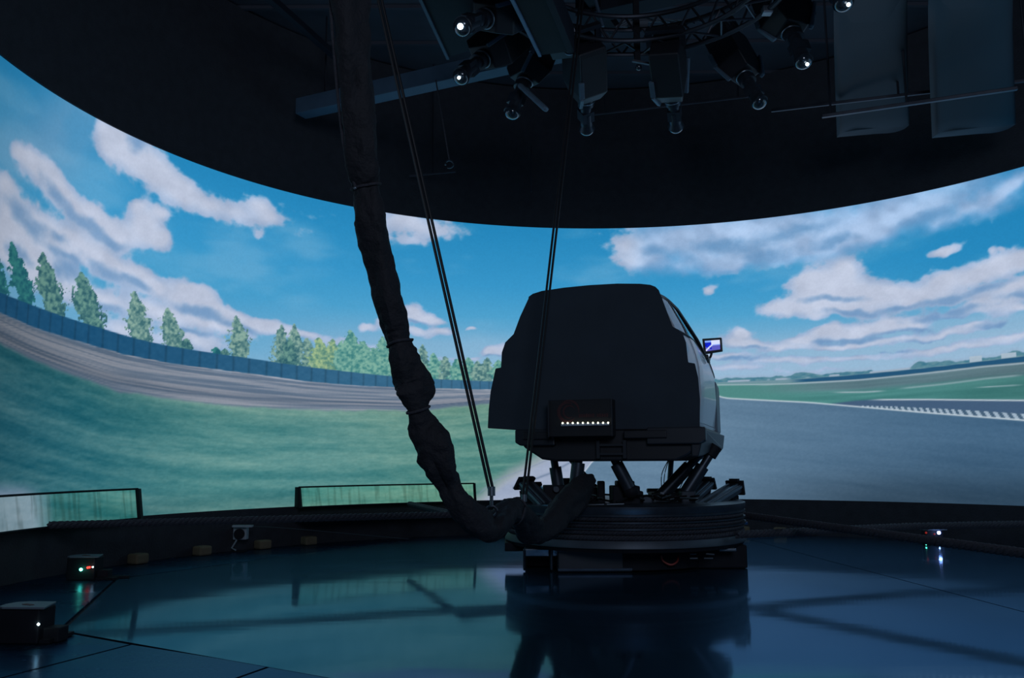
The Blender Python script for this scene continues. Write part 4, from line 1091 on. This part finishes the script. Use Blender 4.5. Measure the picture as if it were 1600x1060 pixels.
# ================================================================== OVERHEAD
TX, TY, TR_ = 1.11, 6.84, 1.28
tr = empty('ring_truss', (TX, TY, 5.0), 0, 'round black lattice truss hanging over the platform', 'truss')
zt0, zt1 = 5.0, 5.27
for r, z in ((TR_, zt0), (TR_ - .25, zt0 + .02), (TR_ + .02, zt1), (TR_ - .25, zt1)):
    bm = new_bm(); sweep(bm, [(TX + r * math.cos(t), TY + r * math.sin(t), z) for t in np.linspace(0, 2 * math.pi, 90)], .024, 8, False); part('chord_tube', bm, M['truss'], tr, True)
for i in range(40):
    t0, t1 = 2 * math.pi * i / 40, 2 * math.pi * (i + 1) / 40
    if i % 2: t0, t1 = t1, t0
    f = lambda t, r, z: (TX + r * math.cos(t), TY + r * math.sin(t), z)
    bm = new_bm(); sweep(bm, [f(t0, TR_, zt0), f(t1, TR_, zt1)], .012, 5); sweep(bm, [f(t0, TR_ - .25, zt0), f(t1, TR_, zt0)], .012, 5); sweep(bm, [f(t0, TR_ - .25, zt1), f(t1, TR_ - .25, zt0)], .012, 5)
    part('lattice_brace', bm, M['truss'], tr)
for t in (20, 75, 130, 185, 240, 300, 350):
    bm = new_bm(); p = f(R_(t), TR_, zt0); bx(bm, (p[0], p[1], p[2]), (.09, .09, .07)); part('truss_clamp', bm, M['steel'], tr, False, .01)
for t in (30, 150, 270):
    bm = new_bm(); p = f(R_(t), TR_ - .1, zt1); sweep(bm, [p, (p[0], p[1], 6.485)], .010, 6); part('suspension_rod', bm, M['truss'], tr, True)

# projectors
M['lens_on'] = emit('lit_lens', (.45, .75, 1.), 1.6); M['hot'] = emit('lamp_spot', (.70, .86, 1.), 4)


def make_projector():
    e = empty('projector')
    # local frame: origin at the lens end, +Z up the body, +Y towards the wall it faces
    bm = new_bm(); pr = [(-.145, -.22), (.145, -.22), (.145, .22), (-.145, .22)]; sec = [(.46, .52), (.60, 1.0), (1.05, 1.0), (1.10, .92)]; rg = []
    for z, k in sec: rg.append([bm.verts.new((x * (.6 + .4 * k), y * k, z)) for x, y in pr])
    for i in range(3):
        for j in range(4): bm.faces.new((rg[i][j], rg[i][(j + 1) % 4], rg[i + 1][(j + 1) % 4], rg[i + 1][j]))
    bm.faces.new(list(reversed(rg[0]))); bm.faces.new(rg[-1])
    finish('projector_body', bm, M['proj'], e, False, .012)
    bm = new_bm(); beam(bm, (-.115, -.115, .45), (-.145, -.22, .62), .035, .05); beam(bm, (-.145, -.22, .62), (-.145, -.22, .80), .035, .05); finish('lit_edge_bar', bm, M['rail'], e, False, .006)  # pale corner bars stand in for body edges catching light
    bm = new_bm(); beam(bm, (.12, .11, .40), (.15, .23, .74), .055, .04); finish('lit_edge_bar', bm, M['rail'], e, False, .012)
    bm = new_bm(); sweep(bm, [(.085 * math.cos(t), -.02 + .085 * math.sin(t), .43) for t in np.linspace(0, 2 * math.pi, 32)], .008, 6, False); finish('lens_collar', bm, M['steel'], e, True)
    bm = new_bm(); sweep(bm, [(0, 0, .50), (0, 0, .36)], .085, 24); sweep(bm, [(0, 0, .38), (0, 0, .20)], .060, 20); bx(bm, (0, .01, .23), (.13, .14, .12)); sweep(bm, [(.0, .0, .26), (0, .0, .12)], .065, 20); sweep(bm, [(0, 0, .12), (0, 0, .06)], [.065, .088], 24)
    finish('lens_barrel', bm, M['darksteel'], e, True)
    bm = new_bm(); bmesh.ops.create_uvsphere(bm, u_segments=24, v_segments=12, radius=.080, matrix=Matrix.Translation((0, 0, .055)) @ Matrix.Scale(.75, 4, (0, 0, 1))); finish('dome_lens', bm, M['glass_dark'], e, True)
    bm = new_bm()
    for s in (-.16, .16): beam(bm, (s, .0, 1.05), (s, .0, 1.22), .03, .06)
    beam(bm, (-.18, 0, 1.22), (.18, 0, 1.22), .06, .04); finish('mounting_yoke', bm, M['truss'], e)
    bm = new_bm(); sweep(bm, catmull([(.05, .1, .5), (.14, .16, .7), (.1, .16, 1.0), (.0, .1, 1.2)], 5), .008, 6); finish('power_lead', bm, M['ropes'], e, True)
    return e


LENS = [  # lens px, tail px (top of the body), lens height, lit
    ((717, 44), (800, 10), 4.55, 1, 'projector at the far left of the truss with its lens glowing brightest'),
    ((715, 124), (795, 55), 4.50, 1, 'projector left of the truss whose small lens glows below the bright one'),
    ((797, 184), (845, 60), 4.45, 0, 'dark projector leaning down left beside the pale rail end'),
    ((917, 209), (912, 78), 4.45, 0, 'dark projector hanging upright behind the twin cable'),
    ((1057, 205), (1042, 78), 4.45, 0, 'dark projector hanging upright above the cabin roof'),
    ((1190, 166), (1135, 66), 4.50, 0, 'dark projector tilted down right at the right of the truss'),
    ((1258, 103), (1215, -10), 4.50, 1, 'projector at the right of the truss with a thin lit lens edge'),
    ((1322, 10), (1260, -90), 4.55, 1, 'projector cut by the top of the frame with its lit lens at the far right'),
]
proto = make_projector()


def copy_tree(o, parent=None):
    c = o.copy(); COL.objects.link(c); c.parent = parent
    for ch in list(o.children): copy_tree(ch, c)
    return c


prj = [proto] + [copy_tree(proto) for _ in LENS[1:]]
for i, (lp, tp, z, on, lb) in enumerate(LENS):
    e = prj[i]
    L = onz(*lp, z)
    out = Vector((L.x - TX, L.y - TY, 0)).normalized()
    # body axis: tail seen at tp, 1.1 m from the lens: solve along the sight line, farther solution nearest to the truss
    d = ray(*tp).normalized(); oc = CAM - L; b_ = d.dot(oc); cc = oc.length_squared - 1.0 ** 2; disc = b_ * b_ - cc
    if disc > 0:
        cands = [CAM + d * (-b_ + s * math.sqrt(disc)) for s in (-1, 1)]
        cands = [q for q in cands]
        T = min(cands, key=lambda q: abs(q.z - (z + .85)) + abs(math.hypot(q.x - TX, q.y - TY) - TR_) * .5)
    else: T = CAM + d * (-b_)
    ax = (T - L).normalized()
    yv = (out - ax * out.dot(ax)).normalized(); xv = yv.cross(ax)
    if xv.x < 0: pass
    e.matrix_world = Matrix((( xv.x, yv.x, ax.x, L.x), (xv.y, yv.y, ax.y, L.y), (xv.z, yv.z, ax.z, L.z), (0, 0, 0, 1)))
    tag(e, lb, 'projector', 'projectors on the ring truss')
    if on:
        bm = new_bm(); vd = (CAM - L).normalized(); loc = e.matrix_world.inverted()
        q = loc @ (L + vd * .062 + Vector((.012 if i < 2 else .02, 0, .015)))
        bmesh.ops.create_uvsphere(bm, u_segments=16, v_segments=10, radius=.026 if i == 0 else .016, matrix=Matrix.Translation(q)); o = finish('lens_glow', bm, M['hot'], e, True); o['label'] = 'bright blue-white light in the lens'

# pale slanted rail beam that ends over the truss
M['edge'] = mat('blue_lit_edge', (.13, .24, .38), .5)  # blue light on the rail's left flange is put into this colour
rb = empty('ceiling_rail', ony(880, 88, 6.9), 0, 'large slanted rail beam with a blue-lit edge ending above the truss', 'rail beam')
za = 4.9
e1 = onz(868, 66, za); e0 = onz(812, -60, za); dr = (e0 - e1).normalized(); sd = Vector((dr.y, -dr.x, 0));
if sd.x < 0: sd = -sd
far0 = e1 + dr * 3.2
bm = new_bm(); beam(bm, e1, far0, .26, .22); part('rail_web', bm, M['black'], rb)
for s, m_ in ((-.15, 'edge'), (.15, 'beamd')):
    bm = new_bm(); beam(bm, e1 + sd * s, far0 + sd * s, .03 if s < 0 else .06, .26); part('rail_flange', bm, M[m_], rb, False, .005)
bm = new_bm(); beam(bm, e1 - dr * .02 + sd * .05, e1 - dr * .20 + sd * .05, .24, .16); part('end_buffer', bm, M['duct'], rb, False, .01)
bm = new_bm(); k = e1 + sd * .12 - dr * .06 - Vector((0, 0, .06)); sweep(bm, [k + Vector((.05 * math.cos(t), 0, .05 * math.sin(t))) for t in np.linspace(0, 6.2, 18)], .010, 6, False); part('cable_eye', bm, M['steel'], rb, True)

a, b = ony(812, 133, 8.2), ony(854, 172, 8.0)
bar_ = new_bm(); beam(bar_, a, b, .07, .05); tag(finish('support_bar', bar_, M['rail'], None, False, .02), 'pale blue-grey bar slanting down right beside the leaning projector', 'bar')
# dark hanging panel left of it
bm = new_bm(); q = [onz(x, y, 5.25) for x, y in ((640, -40), (700, 90), (790, 60), (745, -60))]
lo = [bm.verts.new(v) for v in q]; hi = [bm.verts.new(v + Vector((0, 0, .06))) for v in q]; bm.faces.new(lo); bm.faces.new(list(reversed(hi)))
for i in range(4): bm.faces.new((lo[i], lo[(i + 1) % 4], hi[(i + 1) % 4], hi[i]))
pn = tag(finish('ceiling_board', bm, M['black'], None), 'flat black board hanging behind the glowing projectors', 'board')
bm = new_bm(); beam(bm, q[0], q[1], .03, .05); finish('board_edge', bm, M['beam'], pn)
for a, b in ((q[0], q[0] + Vector((0, 0, 1.2))), (q[2], q[2] + Vector((0, 0, 1.2)))):
    bm = new_bm(); sweep(bm, [a, b], .01, 6); finish('hanger_rod', bm, M['truss'], pn)

# vertical hoist post in the truss
p0 = ony(996, 98, 8.05); e = empty('hanging_post', (p0.x, p0.y, p0.z), 0, 'thin black post hanging through the truss with a small glass lamp below', 'post')
bm = new_bm(); beam(bm, p0, Vector((p0.x, p0.y, 6.485)), .055, .055); part('post_tube', bm, M['black'], e)
bm = new_bm(); beam(bm, ony(988, 95, 8.0), ony(1032, 103, 8.0), .03, .02); part('cross_arm', bm, M['truss'], e)
bm = new_bm(); bmesh.ops.create_uvsphere(bm, u_segments=14, v_segments=10, radius=.033, matrix=Matrix.Translation(ony(998, 105, 8.0))); part('small_lamp', bm, M['glass_dark'], e, True)


def bar(name, p, q, w_, h_, m_, label, cat, rods=()):
    bm = new_bm(); beam(bm, p, q, w_, h_); o = finish(name, bm, M[m_], None, False, .006); tag(o, label, cat)
    for r in rods:
        bm = new_bm(); k = Vector(p).lerp(Vector(q), r); sweep(bm, [k, Vector((k.x, k.y, 6.485))], .012, 6); finish('hanger_rod', bm, M['truss'], o)
    return o


zb = 5.35
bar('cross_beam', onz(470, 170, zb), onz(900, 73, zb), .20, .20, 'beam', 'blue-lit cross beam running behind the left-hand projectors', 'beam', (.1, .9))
zb = 5.9
bar('cross_beam', onz(120, -40, zb), onz(480, 165, zb), .22, .20, 'beamd', 'dark beam slanting down from the upper left to the cross beam', 'beam')
bar('cross_beam', onz(380, -40, zb), onz(560, 120, zb), .08, .08, 'beamd', 'thin dark beam slanting down left of the sleeve top', 'beam')
bar('cross_beam', onz(905, 20, zb), onz(1120, -30, zb), .25, .2, 'beamd', 'dark beam above the middle of the truss', 'beam')
bar('cross_beam', onz(905, -30, zb), onz(960, 45, zb), .12, .12, 'black', 'short black diagonal beam above the truss', 'beam')
bar('wall_post', ony(478, 175, 12.0), Vector((ony(478, 175, 12.0).x, 12.0, 4.6)), .16, .16, 'beamd', 'dark upright post left of the sleeve above the screen', 'post')
bar('lighting_pipe', ony(1205, 173, 9.4), ony(1620, 124, 8.6), .035, .035, 'truss', 'upper thin pipe hanging across the two ducts at the right', 'pipe', (.5, .97))
bar('lighting_pipe', ony(1284, 182, 8.8), ony(1590, 138, 8.2), .05, .035, 'truss', 'lower thin pipe hanging across the two ducts at the right', 'pipe', (.05, .45))
bar('lighting_pipe', ony(920, 180, 11.2), ony(1180, 150, 10.8), .03, .03, 'truss', 'faint thin pipe behind the upright projectors', 'pipe', (.1, .9))
bar('lighting_pipe', ony(640, 275, 11.4), ony(712, 268, 11.4), .03, .03, 'truss', 'short faint pipe between the sleeve and the first projectors', 'pipe', (.5,))
for x, y0, y1, yd in ((830, 225, 300, 11.6),):
    bm = new_bm(); sweep(bm, [ony(x, y0, yd), ony(x, y1, yd)], .012, 6); tag(finish('drop_rod', bm, M['truss'], None), 'thin rod hanging above the screen edge left of the twin cable', 'rod')
bm = new_bm(); sweep(bm, [ony(681, 125, 8.4), ony(702, 250, 8.4)], .008, 6); o = finish('drop_chain', bm, M['rope'], None, True); tag(o, 'thin chain with a hook hanging between the sleeve and projectors', 'chain')
bm = new_bm(); k = ony(702, 252, 8.4); sweep(bm, [k + Vector((.04 * math.cos(t), 0, -.03 + .04 * math.sin(t))) for t in np.linspace(-2, 3.4, 14)], .010, 6); finish('chain_hook', bm, M['darksteel'], o, True)
bm = new_bm(); sweep(bm, [(onz(928, -10, 5.9)), (onz(942, 42, 5.5))], .018, 8); tag(finish('conduit', bm, M['beam'], None, True), 'pale conduit dropping to the truss centre', 'conduit')
# junction box with loose white cables on the truss
bj = empty('junction_box', ony(1000, 38, 8.1), 0, 'small pale junction box with loose cables on top of the truss', 'junction box')
bm = new_bm(); a, b = ony(982, 33, 8.1), ony(1013, 42, 8.1); bx(bm, ((a.x + b.x) / 2, 8.15, (a.z + b.z) / 2), (b.x - a.x, .10, a.z - b.z)); part('box_shell', bm, M['lid'], bj, False, .005)
for k in range(5):
    q = [ony(962 + k * 4, 42, 8.2), ony(985 + k * 7, 28 + k * 1.5, 8.15), ony(1010 + k * 12, 26 + k * 2, 8.1), ony(1035 + k * 10, 34 - k, 8.05), ony(1050 + k * 12, 46 - 3 * k, 8.0)]
    bm = new_bm(); sweep(bm, catmull(q, 6), .008, 6); part('loose_cable', bm, M['lid'], bj, True)

# two large curved ventilation ducts at the upper right
for i, (x0, x1, lb) in enumerate(((1306, 1422, 'left-hand large curved sheet-metal duct at the upper right'), (1459, 1584, 'right-hand large curved sheet-metal duct at the upper right corner'))):
    e = empty('ventilation_duct', ony((x0 + x1) / 2, 150, 9.2), 0, lb, 'duct', 'large ducts at the upper right')
    bm = new_bm(); n = 22; rows = []
    pa = ony((x0 + x1) / 2, 205, 9.8 - i * .6); pb = ony((x0 + x1) / 2, -60, 6.2); wd = (x1 - x0) / F_PX * 9.6 / 2
    for j in range(n + 1):
        t = j / n; p = pa.lerp(pb, t) + Vector((0, 0, .42 * math.sin(math.pi * min(1, t * 1.0)))); p.z = min(p.z, 6.1); sc = (p.y / pa.y) ** .9
        rows.append([bm.verts.new(p + Vector((math.copysign(abs(math.cos(a)) ** .35, math.cos(a)) * wd * sc, math.copysign(abs(math.sin(a)) ** .35, math.sin(a)) * .10, math.cos(a) * wd * .13)) ) for a in np.linspace(0, 2 * math.pi, 29)[:-1]])
    for j in range(n):
        for k in range(28): bm.faces.new((rows[j][k], rows[j][(k + 1) % 28], rows[j + 1][(k + 1) % 28], rows[j + 1][k]))
    bm.faces.new(rows[0]); bm.faces.new(list(reversed(rows[-1])))
    part('duct_shell', bm, M['duct'], e, True)
